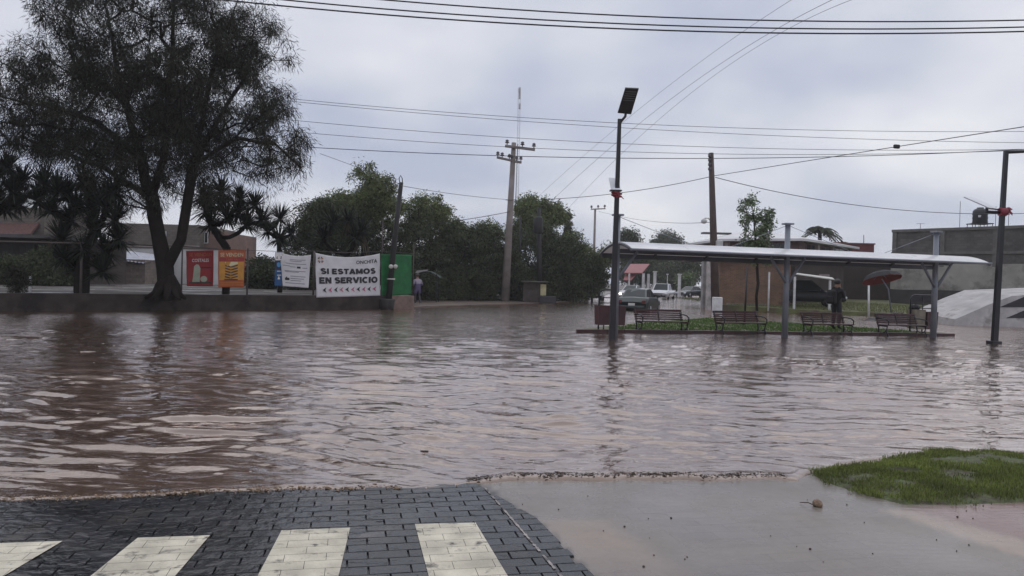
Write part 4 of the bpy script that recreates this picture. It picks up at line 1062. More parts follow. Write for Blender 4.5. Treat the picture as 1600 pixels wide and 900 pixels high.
# the big feathery tree on the bank
DT = 28.0
bt = at(262, 462, DT); bt.z = BZ - 0.05
def rel(px, py, Y, o): 
    p = at(px, py, Y) - o; return (p.x, p.y, p.z)
def ell(px, py, rx, ry, D, rd, o):
    p = at(px, py, D) - o; s = D / FPX; return (p.x, p.y, p.z, rx * s, rd, ry * s)
R_ = lambda px, py, dy=0.0: rel(px, py, DT + dy, bt)
stems = [[(0, 0, -0.2), R_(258, 420), R_(248, 370), R_(238, 310), R_(222, 250, 0.5), R_(200, 170, 0.8), R_(180, 90, 1), R_(165, 10, 1)],
         [R_(258, 420), R_(283, 375, -0.2), R_(292, 320, -0.3), R_(300, 260, -0.5), R_(318, 180, -0.6), R_(335, 100, -0.5), R_(345, 20, -0.4)],
         [R_(238, 310), R_(255, 250, -1), R_(262, 170, -1.5), R_(270, 80, -1.5), R_(272, 0, -1.2)],
         [R_(300, 260, -0.5), R_(345, 180, 0.8), R_(385, 120, 1.2), R_(410, 40, 1.5)],
         [R_(222, 250, 0.5), R_(150, 190, -0.6), R_(80, 165, -1.2), R_(0, 150, -1.5)],
         [R_(238, 310), R_(160, 260, 0.8), R_(80, 235, 1.2), R_(10, 200, 1.5)],
         [R_(300, 260, -0.5), R_(370, 215, -1), R_(430, 225, -1.2), R_(470, 262, -1.2)],
         [R_(200, 170, 0.8), R_(130, 100, 0.5), R_(80, 50, 0.5)]]
E = [ell(250, 60, 165, 130, DT, 3.8, bt), ell(170, 165, 150, 90, DT, 3.4, bt), ell(340, 150, 110, 95, DT, 3.2, bt), ell(420, 225, 58, 75, DT - 0.5, 1.8, bt),
     ell(60, 145, 95, 85, DT, 2.4, bt), ell(60, 210, 80, 40, DT, 2.0, bt), ell(225, 270, 110, 45, DT, 2.4, bt), ell(335, 265, 45, 65, DT, 1.6, bt), ell(395, 70, 60, 75, DT, 2.0, bt), ell(130, 25, 60, 60, DT, 2.2, bt), ell(150, 255, 80, 50, DT, 2.0, bt), ell(265, 230, 90, 65, DT, 2.4, bt), ell(30, 225, 60, 45, DT, 2.0, bt), ell(215, 305, 75, 28, DT, 1.8, bt), ell(445, 265, 40, 45, DT - 0.5, 1.4, bt)]
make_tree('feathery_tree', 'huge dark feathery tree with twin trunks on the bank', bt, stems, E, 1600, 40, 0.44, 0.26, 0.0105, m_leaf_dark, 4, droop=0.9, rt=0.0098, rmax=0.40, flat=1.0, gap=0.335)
# buttressed foot of the twin trunk
mb = MB(bt)
for k in range(9):
    a = k * 0.7 + 0.2; l_ = random.uniform(0.5, 0.7); d = V((math.cos(a), math.sin(a), 0))
    mb.tube([bt + d * 0.12 + V((0, 0, 0.75)), bt + d * 0.3 + V((0, 0, 0.35)), bt + d * 0.75 * l_ + V((0, 0, 0.08)), bt + d * 1.3 * l_ - V((0, 0, 0.12))], [0.12, 0.16, 0.12, 0.05], 8)
ft = mb.build('trunk_base', m_bark, [o for o in bpy.data.objects if o.name == 'feathery_tree'][0])

# pepper trees and hedge masses in the middle
mids = [('pepper_tree', 'tall light pepper tree standing over the white lettered banner', 565, 320, 70, 62, 48, 3.0, 468, m_leaf, 330, 0, []),
        ('pepper_tree', 'pepper tree with an airy top just right of the black leaning pole', 668, 335, 42, 42, 52, 2.4, 468, m_leaf, 200, 0, [(630, 345, 30, 30)]),
        ('pepper_tree', 'pepper tree filling the space between the big tree and the tall one', 510, 335, 42, 46, 47, 2.4, 466, m_leaf, 240, 0, []),
        ('pepper_tree', 'broad tree between the airy top and the small domed tree', 708, 372, 44, 40, 54, 2.6, 467, m_leaf, 240, 0, []),
        ('pepper_tree', 'small domed tree left of the concrete utility pole', 745, 360, 46, 36, 56, 2.6, 466, m_leaf, 200, 0, []),
        ('pepper_tree', 'domed tree directly behind the concrete utility pole', 845, 352, 56, 46, 60, 3.0, 464, m_leaf, 280, 0, []),
        ('pepper_tree', 'low spreading tree beside the white oncoming van', 915, 410, 48, 40, 66, 2.6, 462, m_leaf, 200, 0, [(880, 395, 40, 38)]),
        ('pepper_tree', 'pale tree seen between the lamp pole and the far road', 985, 388, 32, 30, 108, 2.6, 452, m_leaf2, 130, 0, []),
        ('dark_tree', 'dark dense tree filling the space above the green sheet', 625, 395, 80, 56, 50, 3.2, 470, m_leaf2, 260, 0, []),
        ('dark_tree', 'dark dense tree between the green sheet and the concrete pole', 735, 402, 80, 58, 53, 3.2, 470, m_leaf2, 260, 0, []),
        ('dark_tree', 'dark dense tree behind the small roadside shack', 855, 408, 76, 58, 57, 3.0, 468, m_leaf2, 240, 0, []),
        ('dark_tree', 'dark tree rising behind the blue and white notice', 505, 368, 56, 60, 46, 2.4, 460, m_leaf2, 220, 0, []),
        ('far_tree', 'hazy rounded tree at the end of the flooded road', 1040, 390, 38, 30, 150, 5.0, 445, m_leaf2, 150, 0, []),
        ('far_tree', 'hazy smaller tree at the end of the road beside the brown pole', 1078, 396, 22, 26, 155, 4.0, 445, m_leaf2, 90, 0, []),
        ('far_tree', 'dark tree closing the road behind the red roofed shelter', 1000, 420, 40, 24, 130, 4.0, 446, m_leaf2, 130, 0, []),
        ('far_tree', 'dark tree closing the road behind the white pickup', 1060, 426, 46, 26, 125, 4.0, 448, m_leaf2, 150, 0, []),
        ('young_bush_tree', 'small light green tree beside the dark far car', 1070, 436, 9, 16, 100, 1.0, 456, m_leaf_br, 40, 0, [])]
for q, (nm, lb, cx_, cy_, rx, ry, D, rd, by, m_, nc, _, ex) in enumerate(mids):
    b_ = at(cx_, by, D); b_.z = 0.05 if D < 110 else 0.15
    E = [ell(cx_, cy_, rx, ry, D, rd, b_), ell(cx_ - rx * 0.55, cy_ + ry * 0.4, rx * 0.6, ry * 0.65, D, rd * 0.7, b_), ell(cx_ + rx * 0.5, cy_ + ry * 0.45, rx * 0.6, ry * 0.6, D, rd * 0.7, b_)]
    rq = random.Random(q * 7 + 1); E = [ell(cx_, cy_ + ry * 0.15, rx * 0.55, ry * 0.6, D, rd * 0.7, b_)] + (E if nm == 'dark_tree' else [])
    for _k in range(8):
        an = rq.uniform(0, 6.28); rd_ = rq.uniform(0.5, 1.0); f_ = rq.uniform(0.22, 0.42)
        E.append(ell(cx_ + rx * 0.72 * rd_ * math.cos(an), cy_ - ry * 0.72 * rd_ * math.sin(an) + ry * 0.1, rx * f_, ry * f_ * 1.1, D + rq.uniform(-1, 1) * rd * 0.5, rd * f_ * 1.2, b_))
    E += [ell(*e, D, rd * 0.6, b_) for e in ex]
    s = D / 50.0
    st = [[(0, 0, -0.2), (0.1, 0, 0.8 * s), rel(cx_ + 5, cy_ + ry * 0.8, D, b_), rel(cx_, cy_, D, b_)], [rel(cx_ + 5, cy_ + ry * 0.8, D, b_), rel(cx_ - rx * 0.4, cy_ + 5, D, b_)]]
    make_tree(nm, lb, b_, st, E, int(nc * (1.15 if nm != 'dark_tree' else 1.5)), 34, 0.55 * s, 0.20 * s, 0.032 * s, m_, 20 + q, droop=0.55, rt=0.016 * s, group='trees along the flooded road', gap=0.36 if nm != 'dark_tree' else 0.2)
# low dark hedge plants under the trees
hedge = [(668, 455, 24, 26), (705, 450, 30, 34), (748, 448, 32, 36), (798, 446, 34, 38), (850, 450, 26, 30), (890, 446, 30, 34), (925, 430, 24, 30), (470, 430, 24, 30), (410, 430, 22, 28), (14, 428, 22, 24), (74, 422, 20, 30), (98, 432, 18, 20)]
for q, (cx_, cy_, rx, ry) in enumerate(hedge):
    D = 49 + 1.5 * q if q < 7 else (44 if q < 9 else 38)
    b_ = at(cx_, 465, D); b_.z = 0.05 if q < 7 else BZ - 0.03
    E = [ell(cx_, cy_, rx, ry, D, 1.4, b_)]
    place = ['behind the purple dressed person', 'right of the purple dressed person', 'just left of the concrete utility pole', 'behind the foot of the concrete utility pole', 'behind the roadside shack', 'right of the roadside shack', 'beside the white oncoming van', 'behind the blue and white notice', 'between the orange banner and the notice', 'before the garage door at the left edge', 'before the dark pier of the garage', 'before the reddish door beside the garage'][q]
    make_tree('hedge_shrub', 'dark leafy shrub ' + place, b_, [[(0, 0, -0.1), (0, 0, 0.5)]], E, 120, 40, 0.45, 0.18, 0.036, m_leaf2, 60 + q, droop=0.3, rt=0.01, group='dark shrubs under the trees', cat='shrub')
# cypress
b_ = at(887, 440, 80)
make_tree('cypress', 'narrow dark cypress spire behind the domed trees', b_, [[(0, 0, -1), (0, 0, 7.6)]], [ell(887, 355, 5, 26, 80, 0.4, b_), ell(887, 385, 7, 26, 80, 0.5, b_)], 90, 40, 0.3, 0.2, 0.04, m_leaf_dark, 80, droop=-1.0)
# small glossy tree in front of the white roofed house
b_ = at(1183, 478, 44); b_.z = 0.27
E = [ell(1180, 360, 27, 34, 44, 1.0, b_), ell(1172, 325, 15, 24, 44, 0.6, b_), ell(1196, 345, 14, 26, 44, 0.6, b_), ell(1185, 395, 26, 18, 44, 0.9, b_)]
make_tree('young_tree', 'young glossy leaved tree before the white roofed house', b_, [[(0, 0, -0.2), rel(1183, 420, 44, b_), rel(1180, 370, 44, b_), rel(1174, 312, 44, b_)]], E, 170, 13, 0.34, 0.17, 0.04, m_leaf_br, 81, droop=0.4, rt=0.008, gap=0.38)

# yuccas ------------------------------------------------------------------
def yucca_head(parent, c, L_, n, r, dead=True):
    th = r.uniform(0, 6.283, n); el = np.arcsin(r.uniform(-0.55, 1.0, n))
    D = np.stack([np.cos(th) * np.cos(el), np.sin(th) * np.cos(el), np.sin(el)], -1)
    l = L_ * r.uniform(0.75, 1.1, (n, 1)); side = np.cross(D, [0, 0, 1.0]); side /= np.linalg.norm(side, axis=1, keepdims=True) + 1e-6
    w_ = 0.028
    g = np.array([0, 0, -1.0])
    c = np.array(c); b0 = c + D * 0.06
    m1 = c + D * l * 0.55; tip = c + D * l + g * (l * 0.14 * (1 - np.abs(D[:, 2:3])))
    co = np.stack([b0 - side * w_, b0 + side * w_, m1 + side * w_, m1 - side * w_, tip], 1).reshape(-1, 3)
    i0 = np.arange(n) * 5
    f = np.concatenate([np.stack([i0, i0 + 1, i0 + 2], -1), np.stack([i0, i0 + 2, i0 + 3], -1), np.stack([i0 + 3, i0 + 2, i0 + 4], -1)])
    hd = link('leaf_head', npmesh('leaf_head', co, f), m_yucca, parent)
    if dead:
        n2 = n // 3; th = r.uniform(0, 6.283, n2); D = np.stack([np.cos(th) * 0.35, np.sin(th) * 0.35, -np.ones(n2)], -1)
        C = np.repeat(c[None], n2, 0) + np.stack([np.cos(th) * 0.1, np.sin(th) * 0.1, np.zeros(n2)], -1)
        link('dead_skirt', leaf_mesh('dead_skirt', C, D, L_ * 0.9, 0.03, r), m_dead, parent)
def make_yucca(label, base, heads, L_, seed, rt=0.07, group='yuccas on the bank', dead=False, n=170):
    rt *= 0.62; L_ *= 1.15
    r = np.random.default_rng(seed); t0 = thing('yucca', label, 'yucca', base, 0, group)
    tg = np.array([np.array(h) - np.array(base) for h in heads])
    hmax = tg[:, 2].max()
    P, par, cnt = skeleton([[(0, 0, -0.2), (0.05, 0, hmax * 0.25), (0, 0.05, hmax * 0.45)]], tg, r, up_pen=1.2, step=0.4, bow=-0.1)
    link('trunk', branch_mesh(P, par, cnt, rt, 0.45), m_bark, t0)
    for h in tg: yucca_head(t0, h, L_ * r.uniform(0.85, 1.15), n, r, dead and r.random() < 0.5)
    return t0
DY = 27.3
def hd(lst, D): return [tuple(at(x, y, D + random.uniform(-0.7, 0.7))) for x, y in lst]
b_ = at(127, 462, DY); b_.z = BZ - 0.03
make_yucca('many headed yucca with the thick trunk left of the big tree', b_, hd([(70, 290), (105, 305), (140, 300), (165, 325), (110, 345), (150, 360), (130, 390), (165, 395), (80, 330), (180, 345), (60, 315), (175, 300), (120, 420), (95, 375), (145, 330), (120, 325), (160, 425), (100, 405), (185, 375), (130, 285), (90, 300)], DY), 0.85, 31, 0.11)
b_ = at(-25, 462, DY + 0.5); b_.z = BZ - 0.03
make_yucca('yucca cut off by the left edge of the picture', b_, hd([(2, 275), (20, 300), (-20, 290), (-40, 330), (5, 325), (35, 285), (-5, 305), (30, 320), (12, 262)], DY + 0.5), 0.85, 32, 0.09)
D_ = 31.0; b_ = at(352, 462, D_); b_.z = BZ - 0.03
make_yucca('branching yucca standing behind the orange banner', b_, hd([(322, 330), (345, 322), (372, 335), (398, 322), (410, 345), (385, 352), (330, 352), (355, 342), (320, 310), (345, 300), (375, 312)], D_), 0.8, 33, 0.085)
D_ = 36.0; b_ = at(437, 460, D_); b_.z = BZ - 0.03
make_yucca('short yucca with one spiky head above the notice', b_, hd([(437, 342), (418, 362), (455, 366), (436, 374)], D_), 0.85, 34, 0.10)
D_ = 38.0; b_ = at(540, 462, D_); b_.z = BZ - 0.03
make_yucca('yucca with hanging dead leaves behind the lettered banner', b_, hd([(520, 350), (545, 345), (565, 362), (505, 372), (555, 372)], D_), 0.95, 35, 0.11, dead=True)

# ------------------------------------------------------------------ buildings
m_glass = mat('dark_window_glass', (0.012, 0.013, 0.016), 0.08)
m_white = mat('white_plaster', (0.60, 0.59, 0.58), 0.85, 0, 0.12, 1.0, stain=((0.36, 0.33, 0.31), 0.8, 0.58))
m_cream = block_mat('cream_block', (0.165, 0.14, 0.12), None, (0.62, 0.6, 0.58), stain=((0.17, 0.14, 0.125), 0.5, 0.52))
m_brickred = block_mat('worn_red_brick', (0.20, 0.12, 0.095), None, (1.2, 1.2, 1.2), 0.25, 0.08, stain=((0.12, 0.08, 0.07), 0.6, 0.55))
m_brown = mat('brown_plaster', (0.058, 0.043, 0.037), 0.85, 0, 0.25, 0.9, 0.2, 8)
m_tin = mat('blue_grey_tin', (0.30, 0.31, 0.37), 0.45, 0.2, 0.2, 2)
def window(parent, c, w_, h_, m_f=None, ny=-1, name='window'):
    """front-facing window; c on the wall face, wall normal (0,ny,0)"""
    c = V(c); m_f = m_f or m_white
    f = MB(); t_ = 0.06
    f.box(c + V((-w_ / 2, ny * 0.02, 0)), (t_, 0.10, h_ + t_)).box(c + V((w_ / 2, ny * 0.02, 0)), (t_, 0.10, h_ + t_)).box(c + V((0, ny * 0.02, h_ / 2)), (w_ - t_, 0.098, t_)).box(c + V((0, ny * 0.03, -h_ / 2 - 0.02)), (w_ - t_, 0.16, t_)).box(c + V((0, ny * 0.015, 0)), (0.04, 0.06, h_ - t_))
    wo = f.build(name, m_f, parent)
    MB().box(c + V((0, ny * 0.006, 0)), (w_, 0.02, h_)).build('pane', m_glass, wo)
# houses on the left
def house(name, label, px0, px1, ytop, D, dep, z0, m_, cat='house'):
    a, c = at(px0, ytop, D), at(px1, ytop, D)
    t0 = thing(name, label, cat, ((a.x + c.x) / 2, D, z0)); W_ = c.x - a.x; H = (a.z + c.z) / 2 - z0
    MB().box((0, dep / 2, H / 2 - 0.1), (W_, dep, H + 0.2)).build('wall', m_, t0)
    def loc(px, py): p = at(px, py, D); return V((p.x - t0.location.x, 0, p.z - z0))
    return t0, W_, H, loc
t0, W_, H, lc = house('garage_house', 'low dark brown house with wide flat eaves at the left edge', -120, 112, 372, 42, 6, BZ - 0.05, m_brown)
MB().box((0, 1.8, H + 0.06), (W_ + 1.2, 8.2, 0.18)).build('roof', mat('dark_slab', (0.09, 0.085, 0.085), 0.8), t0)
o = MB().box(lc(22, 412) + V((0, -0.03, 0)), (3.3, 0.08, 2.3)).build('garage_door', mat('dark_sheet_door', (0.04, 0.037, 0.036), 0.6, 0.3), t0)
for k in range(9): MB().box(lc(22, 412) + V((-1.5 + k * 0.37, -0.08, 0)), (0.05, 0.03, 2.2)).build('rib', mat('dark_sheet_door', (0.04, 0.037, 0.036)), o)
MB().box(lc(53, 413) + V((0, -0.1, 0)), (0.32, 0.4, 2.5)).build('pier', mat('dark_pier', (0.035, 0.034, 0.038), 0.7), t0)
MB().box(lc(88, 408) + V((0, -0.02, 0)), (1.1, 0.08, 2.0)).build('door', mat('reddish_door', (0.13, 0.07, 0.05), 0.6), t0)
t1, W_, H, lc = house('upper_house', 'beige upper storey with a red tiled fringe behind the left yuccas', -140, 70, 322, 47, 6, BZ - 0.05, m_cream)
MB().slab([lc(-140, 362) + V((0, -0.9, -0.25)), lc(62, 362) + V((0, -0.9, -0.25)), lc(62, 352) + V((0, 0, 0.1)), lc(-140, 352) + V((0, 0, 0.1))], 0.12).build('tile_fringe', mat('red_tile', (0.10, 0.045, 0.04), 0.8, 0, 0.3, 6), t1)
t2, W_, H, lc = house('block_house', 'tall unplastered block house behind the twin trunks', 175, 312, 350, 62, 9, BZ - 0.05, m_cream)
window(t2, lc(250, 372), 1.0, 1.1); MB().box(lc(245, 385) + V((0, -0.05, 0)), (W_ - 0.2, 0.16, 0.3)).build('beam', m_conc, t2)
t3, W_, H, lc = house('side_house', 'lower block house with a small white framed window right of the trunks', 312.5, 350, 362, 63, 8, BZ - 0.05, m_brickred)
window(t3, lc(320, 371), 0.55, 0.9)
t4, W_, H, lc = house('boundary_wall', 'white plastered boundary wall behind the big trunk', 197, 345, 389, 54, 0.3, BZ - 0.05, m_white, 'wall')
MB().box(lc(239, 436) + V((0, -0.04, 0)), (0.75, 0.08, 1.1)).build('dark_opening', mat('dark_sheet_door', (0.04, 0.037, 0.036)), t4)
MB().box((0, 0.15, H + 0.05), (W_ + 0.1, 0.4, 0.1)).build('coping', m_cream, t4)
t5, W_, H, lc = house('hut', 'small block hut with a blue grey tin roof beside the white wall', 171, 227, 405, 50, 3, BZ - 0.05, block_mat('hut_block', (0.27, 0.215, 0.185), None, (0.7, 0.7, 0.7), stain=((0.17, 0.13, 0.11), 0.7, 0.5)), 'hut')
rf = []
nc_ = 22
vs, fs = [], []
for k in range(nc_ + 1):
    x = -W_ / 2 - 0.2 + (W_ + 0.3) * k / nc_; zz = 0.025 * (-1) ** k; dz = -0.28 * k / nc_
    vs += [(x, -0.25, H + 0.03 + zz + dz), (x, 3.2, H + 0.62 + zz + dz)]
for k in range(nc_): fs.append((2 * k, 2 * k + 2, 2 * k + 3, 2 * k + 1))
MB().add(vs, fs).build('tin_roof', m_tin, t5)

# roadside shack, stall, by the trees
t6, W_, H, lc = house('roadside_shack', 'small dark roadside shack with a pale poster under the trees', 818, 848, 441, 50, 1.6, 0.04, mat('shack_boards', (0.07, 0.055, 0.05), 0.85, 0, 0.3, 3, 0.3, 10), 'shack')
MB().box((0.1, 0.7, H + 0.05), (W_ + 0.5, 2.2, 0.07), bev=0.01).build('roof', mat('shack_roof', (0.12, 0.11, 0.11), 0.7), t6)
MB().box(lc(848, 453) + V((0.03, 0.4, 0)), (0.04, 0.55, 0.8)).build('poster', mat('pale_yellow_poster', (0.50, 0.45, 0.25), 0.7), t6)
MB().box(lc(850, 453) + V((-0.05, -0.06, 0)), (0.38, 0.03, 0.75)).build('poster', mat('pale_yellow_poster', (0.50, 0.45, 0.25)), t6)
p = at(856, 468, 49.5)
tag(MB().box((0, 0, 0.22), (1.1, 0.5, 0.45), bev=0.04).build('crate', mat('dark_crate', (0.03, 0.028, 0.035), 0.6), None, (p.x, p.y, 0.06)), 'long dark crate on the ground beside the roadside shack', 'crate')
p = at(666, 470, 45)
st_ = thing('market_stall', 'dark green tarpaulin stall with a pale sheet behind the purple dressed person', 'stall', (p.x, p.y, 0.05))
m_tarp = mat('dark_green_tarp', (0.02, 0.045, 0.038), 0.7)
for x in (-0.6, 0.6):
    for y in (0, 1.4): MB().tube([(x, y, -0.1), (x, y, 1.75)], 0.03, 6).build('post', m_dark, st_)
vs, fs = [], []
for i in range(9):
    for j in range(7):
        u, v_ = i / 8, j / 6; vs.append((-0.8 + 1.6 * u, -0.3 + 2.0 * v_, 1.86 - 0.35 * (2 * u - 1) ** 2 - 0.03 * math.sin(9 * v_)))
for i in range(8):
    for j in range(6): a = i * 7 + j; fs.append((a, a + 7, a + 8, a + 1))
MB().add(vs, fs, True).build('tarp', m_tarp, st_)
MB().slab([(-0.9, 1.5, 1.75), (-0.2, 1.5, 1.8), (-0.2, 2.2, 1.98), (-0.9, 2.2, 1.9)], 0.03).build('pale_sheet', mat('pale_sheet', (0.16, 0.15, 0.15)), st_)

# red roofed open shelter far up the road
D = 86; p = at(990, 455, D)
rs = thing('roadside_canopy', 'open canopy with two faded red roofs and white pillars up the road', 'canopy', (p.x, p.y, 0.05))
T = lambda q: V(q) - V((p.x, p.y, 0.05))
m_rr = mat('faded_red_roof', (0.27, 0.09, 0.095), 0.6, 0, 0.12, 2)
MB().slab([T(at(975, 427, D)), T(at(1003, 427, D)), T(at(1015, 413, D + 5)), T(at(985, 413, D + 5))], 0.12).build('roof', m_rr, rs)
MB().slab([T(at(974, 438, D - 1)), T(at(986, 438, D - 1)), T(at(994, 429, D + 1)), T(at(977, 429, D + 1))], 0.1).build('lower_roof', m_rr, rs)
m_pil = mat('white_pillar', (0.6, 0.6, 0.6), 0.7)
for px, D_ in ((1005, D), (983, D - 1), (1013, D + 5)):
    MB().box(T(at(px, 442, D_)) , (0.28 if px > 1000 else 0.16, 0.25, 2.2)).build('pillar', m_pil, rs)
for px, yt, lb in ((1022.5, 428, 'white gatepost with a lamp up the road beside the red canopy'), (1061, 432, 'white gatepost beside the dark far car'), (1042, 432, 'thin pale post between the two far white gateposts')):
    q0 = at(px, 462, 86); h_ = at(px, yt, 86).z
    t7 = thing('gatepost', lb, 'post', (q0.x, q0.y, 0))
    w_ = 0.3 if px != 1042 else 0.08
    MB().box((0, 0, h_ / 2), (w_, w_, h_ + 0.4), bev=0.02).build('shaft', m_pil, t7)
    MB().box((0, 0, h_ + 0.25), (w_ + 0.15, w_ + 0.15, 0.12), bev=0.02).build('cap', m_pil, t7)

# gate pillars right of the road and brick wall
for px, yt, D, w_, m_, lb in ((1101, 412, 50, 0.42, mat('grey_gate_pillar', (0.30, 0.29, 0.29), 0.85, 0, 0.3, 2, 0.3, 15), 'grey concrete gate pillar at the road corner'), (1110, 410, 46, 0.5, mat('pale_gate_pillar', (0.42, 0.39, 0.38), 0.85, 0, 0.4, 2, 0.3, 15), 'flaking white gate pillar beside the brown pole')):
    q0 = at(px, 470, D); h_ = at(px, yt, D).z
    t7 = thing('gate_pillar', lb, 'pillar', (q0.x, q0.y, 0))
    MB().box((0, 0, h_ / 2), (w_, 0.5, h_ + 0.5), bev=0.02).build('shaft', m_, t7)
    MB().box((0.02, -0.02, h_ + 0.30), (w_ + 0.12, 0.62, 0.12), bev=0.02).build('cap', m_, t7)
    MB().box((w_ / 2 + 0.1, 0.1, h_ / 2), (0.16, 0.2, h_ + 0.3), bev=0.01).build('timber', m_wood, t7)
t8, W_, H, lc = house('brick_house', 'orange brown brick ground floor house behind the second bench', 1126, 1236, 408, 47, 3.0, 0.2, block_mat('ochre_brick', (0.24, 0.145, 0.10), None, (1.1, 1.1, 1.1), 0.25, 0.08, stain=((0.18, 0.115, 0.085), 0.5, 0.5)))
MB().box((0, 1.5, H + 0.04), (W_ + 0.5, 3.5, 0.14)).build('roof', m_conc, t8)
MB().box(lc(1138, 476) + V((1.2, -0.05, -0.05)), (W_ * 0.6, 0.14, 0.3)).build('plinth', m_conc, t8)

# white roofed two storey house, turned corner towards us
fp = [V((14.6, 60, 0)), V((15.0, 53, 0)), V((19.4, 50.5, 0)), V((26.4, 58.5, 0)), V((24, 67, 0)), V((15.2, 67, 0))]
t9 = thing('white_roofed_house', 'two storey house with a white hipped roof behind the shelter', 'house', (19, 57, 0.3))
o_ = V((19, 57, 0.3)); Z1 = 4.35
m_wallv = mat('dark_rose_plaster', (0.135, 0.08, 0.082), 0.85, 0, 0.2, 1.2, 0.2, 8)
MB().prism([((q - o_).x, (q - o_).y) for q in fp], 3.25, Z1).build('wall', m_wallv, t9)
fl = [V((17.4, 60, 0)), V((15.9, 53.4, 0))] + [fp[2] + V((-0.1, 0.4, 0)), fp[3] + V((-0.4, 0, 0)), V((23.5, 66, 0)), V((17.8, 66, 0))]
MB().prism([((q - o_).x, (q - o_).y) for q in fl], -0.4, 3.25).build('ground_floor', m_brown, t9)
cen = sum(fp, V((0, 0, 0))) / 6
ov = [(q + (q - cen).normalized() * 0.75) - o_ for q in fp]; ap = [(cen + (q - cen) * 0.35) - o_ for q in fp]
mb = MB(); n = 6
vs = [V((q.x, q.y, Z1 + 0.003)) for q in ov] + [V((q.x, q.y, Z1 + 0.16)) for q in ov] + [V((q.x, q.y, Z1 + 1.05)) for q in ap]
mb.add(vs, [tuple(range(6))[::-1], tuple(range(12, 18))] + [(i, (i + 1) % 6, 6 + (i + 1) % 6, 6 + i) for i in range(6)] + [(6 + i, 6 + (i + 1) % 6, 12 + (i + 1) % 6, 12 + i) for i in range(6)])
mb.build('roof', mat('white_roof_slab', (0.66, 0.65, 0.66), 0.7, 0, 0.1, 1), t9)
def wall_window(parent, a, c, u, z, w_, h_, m_f):
    p = a.lerp(c, u); d = (c - a).normalized(); nrm = V((d.y, -d.x, 0)); ang = math.atan2(d.y, d.x)
    wo = MB().box(V((p.x, p.y, z)) + nrm * 0.02, (w_ + 0.12, 0.1, h_ + 0.12), ang).build('window', m_f, parent)
    MB().box(V((p.x, p.y, z)) + nrm * 0.065, (w_, 0.03, h_), ang).build('pane', m_glass, wo)
    MB().box(V((p.x, p.y, z)) + nrm * 0.085, (0.05, 0.02, h_), ang).build('mullion', m_f, wo)
F_ = [q - o_ for q in fp]
for i, u, w_, h_ in ((0, 0.5, 2.0, 1.2), (1, 0.3, 1.4, 1.3), (1, 0.75, 1.2, 1.3), (2, 0.18, 1.5, 1.4), (2, 0.45, 1.8, 1.4), (2, 0.75, 2.2, 1.4)):
    wall_window(t9, F_[i], F_[i + 1], u, 3.78, w_, 0.85, m_wallv)
for i, u in ((2, 0.31), (2, 0.6), (2, 0.98), (1, 0.05)):
    p = F_[i].lerp(F_[i + 1], u); MB().box((p.x, p.y, 3.8), (0.34, 0.34, 1.05), 0.8).build('pillar', mat('pale_rose_pillar', (0.30, 0.25, 0.25), 0.8), t9)
MB().box((0.4, -3.4, 2.15), (8, 0.25, 0.2), 0.3).build('balcony_edge', mat('pale_rose_pillar', (0.30, 0.25, 0.25)), t9)
# chimney slab
MB().box(V((15.9, 58.5, 0)) - o_ + V((0, 0, 5.6)), (2.2, 0.8, 0.12)).build('roof_slab', mat('dark_slab', (0.09, 0.085, 0.085)), t9)
# red house
t10, W_, H, lc = house('red_house', 'flat roofed dull red house between the white roof and the grey building', 1288, 1366, 381, 66, 8, 0.5, mat('dull_red_plaster', (0.17, 0.05, 0.055), 0.85, 0, 0.2, 1, 0.2, 8))
MB().box((0, 4, H + 0.04), (W_ + 0.15, 8.15, 0.12)).build('parapet', mat('dull_red_trim', (0.20, 0.075, 0.075), 0.8), t10)
MB().tube([lc(1358, 381) + V((0, 1, 0)), lc(1358, 366) + V((0, 1, 0))], 0.03, 5).build('antenna', m_dark, t10)
# grey low annex between
t11, W_, H, lc = house('annex', 'low brown annex wall joining the red house and grey building', 1240, 1395, 405, 63, 5, 0.4, m_brown)
o = MB().box(lc(1270, 419) + V((0, -0.05, 0)), (3.3, 0.1, 0.75)).build('red_panel', mat('dull_red_trim', (0.20, 0.075, 0.075)), t11)
MB().box(lc(1292, 419) + V((0, -0.06, 0)), (0.12, 0.14, 0.8)).build('frame', m_pil, t11)
MB().box(lc(1270, 424.5) + V((0, -0.06, 0)), (3.1, 0.14, 0.08)).build('frame', m_pil, t11)
# grey block building
a, c = at(1391, 475, 57), at(1760, 475, 46)
d_ = V((c.x - a.x, c.y - a.y, 0)); ang = math.atan2(d_.y, d_.x); Ln = d_.length
gb = thing('grey_building', 'large flat roofed grey block building filling the right edge', 'building', (a.x, a.y, 0.4), ang)
Hh = 5.7
m_gblk = block_mat('dark_grey_block', (0.115, 0.105, 0.10), None, (0.75, 0.75, 0.75), stain=((0.075, 0.07, 0.07), 0.4, 0.5))
MB().box((Ln / 2, 5, Hh / 2 + 1.55), (Ln, 10, Hh - 3.1)).build('wall', m_gblk, gb)
o = MB().box((Ln / 2, 4.98, 2.15), (Ln + 0.04, 10.1, 1.9)).build('plaster_band', mat('grey_plaster', (0.33, 0.31, 0.285), 0.9, 0, 0.2, 0.8, 0.2, 8, stain=((0.16, 0.15, 0.14), 0.5, 0.5)), gb)
MB().box((Ln / 2, 4.96, 0.45), (Ln + 0.02, 10.2, 1.48)).build('dark_base', mat('damp_base', (0.05, 0.046, 0.048), 0.85, 0, 0.3, 1), gb)
for z in (3.9, 5.62): MB().box((Ln / 2, 4.95, z), (Ln + 0.03, 10.14, 0.2)).build('ring_beam', mat('beam_grey', (0.13, 0.12, 0.115), 0.85), gb)
for k in range(5): MB().box((0.2 + k * Ln / 4.2, -0.04, 4.2), (0.28, 0.1, 2.6)).build('pilaster', mat('beam_grey', (0.13, 0.12, 0.115)), gb)
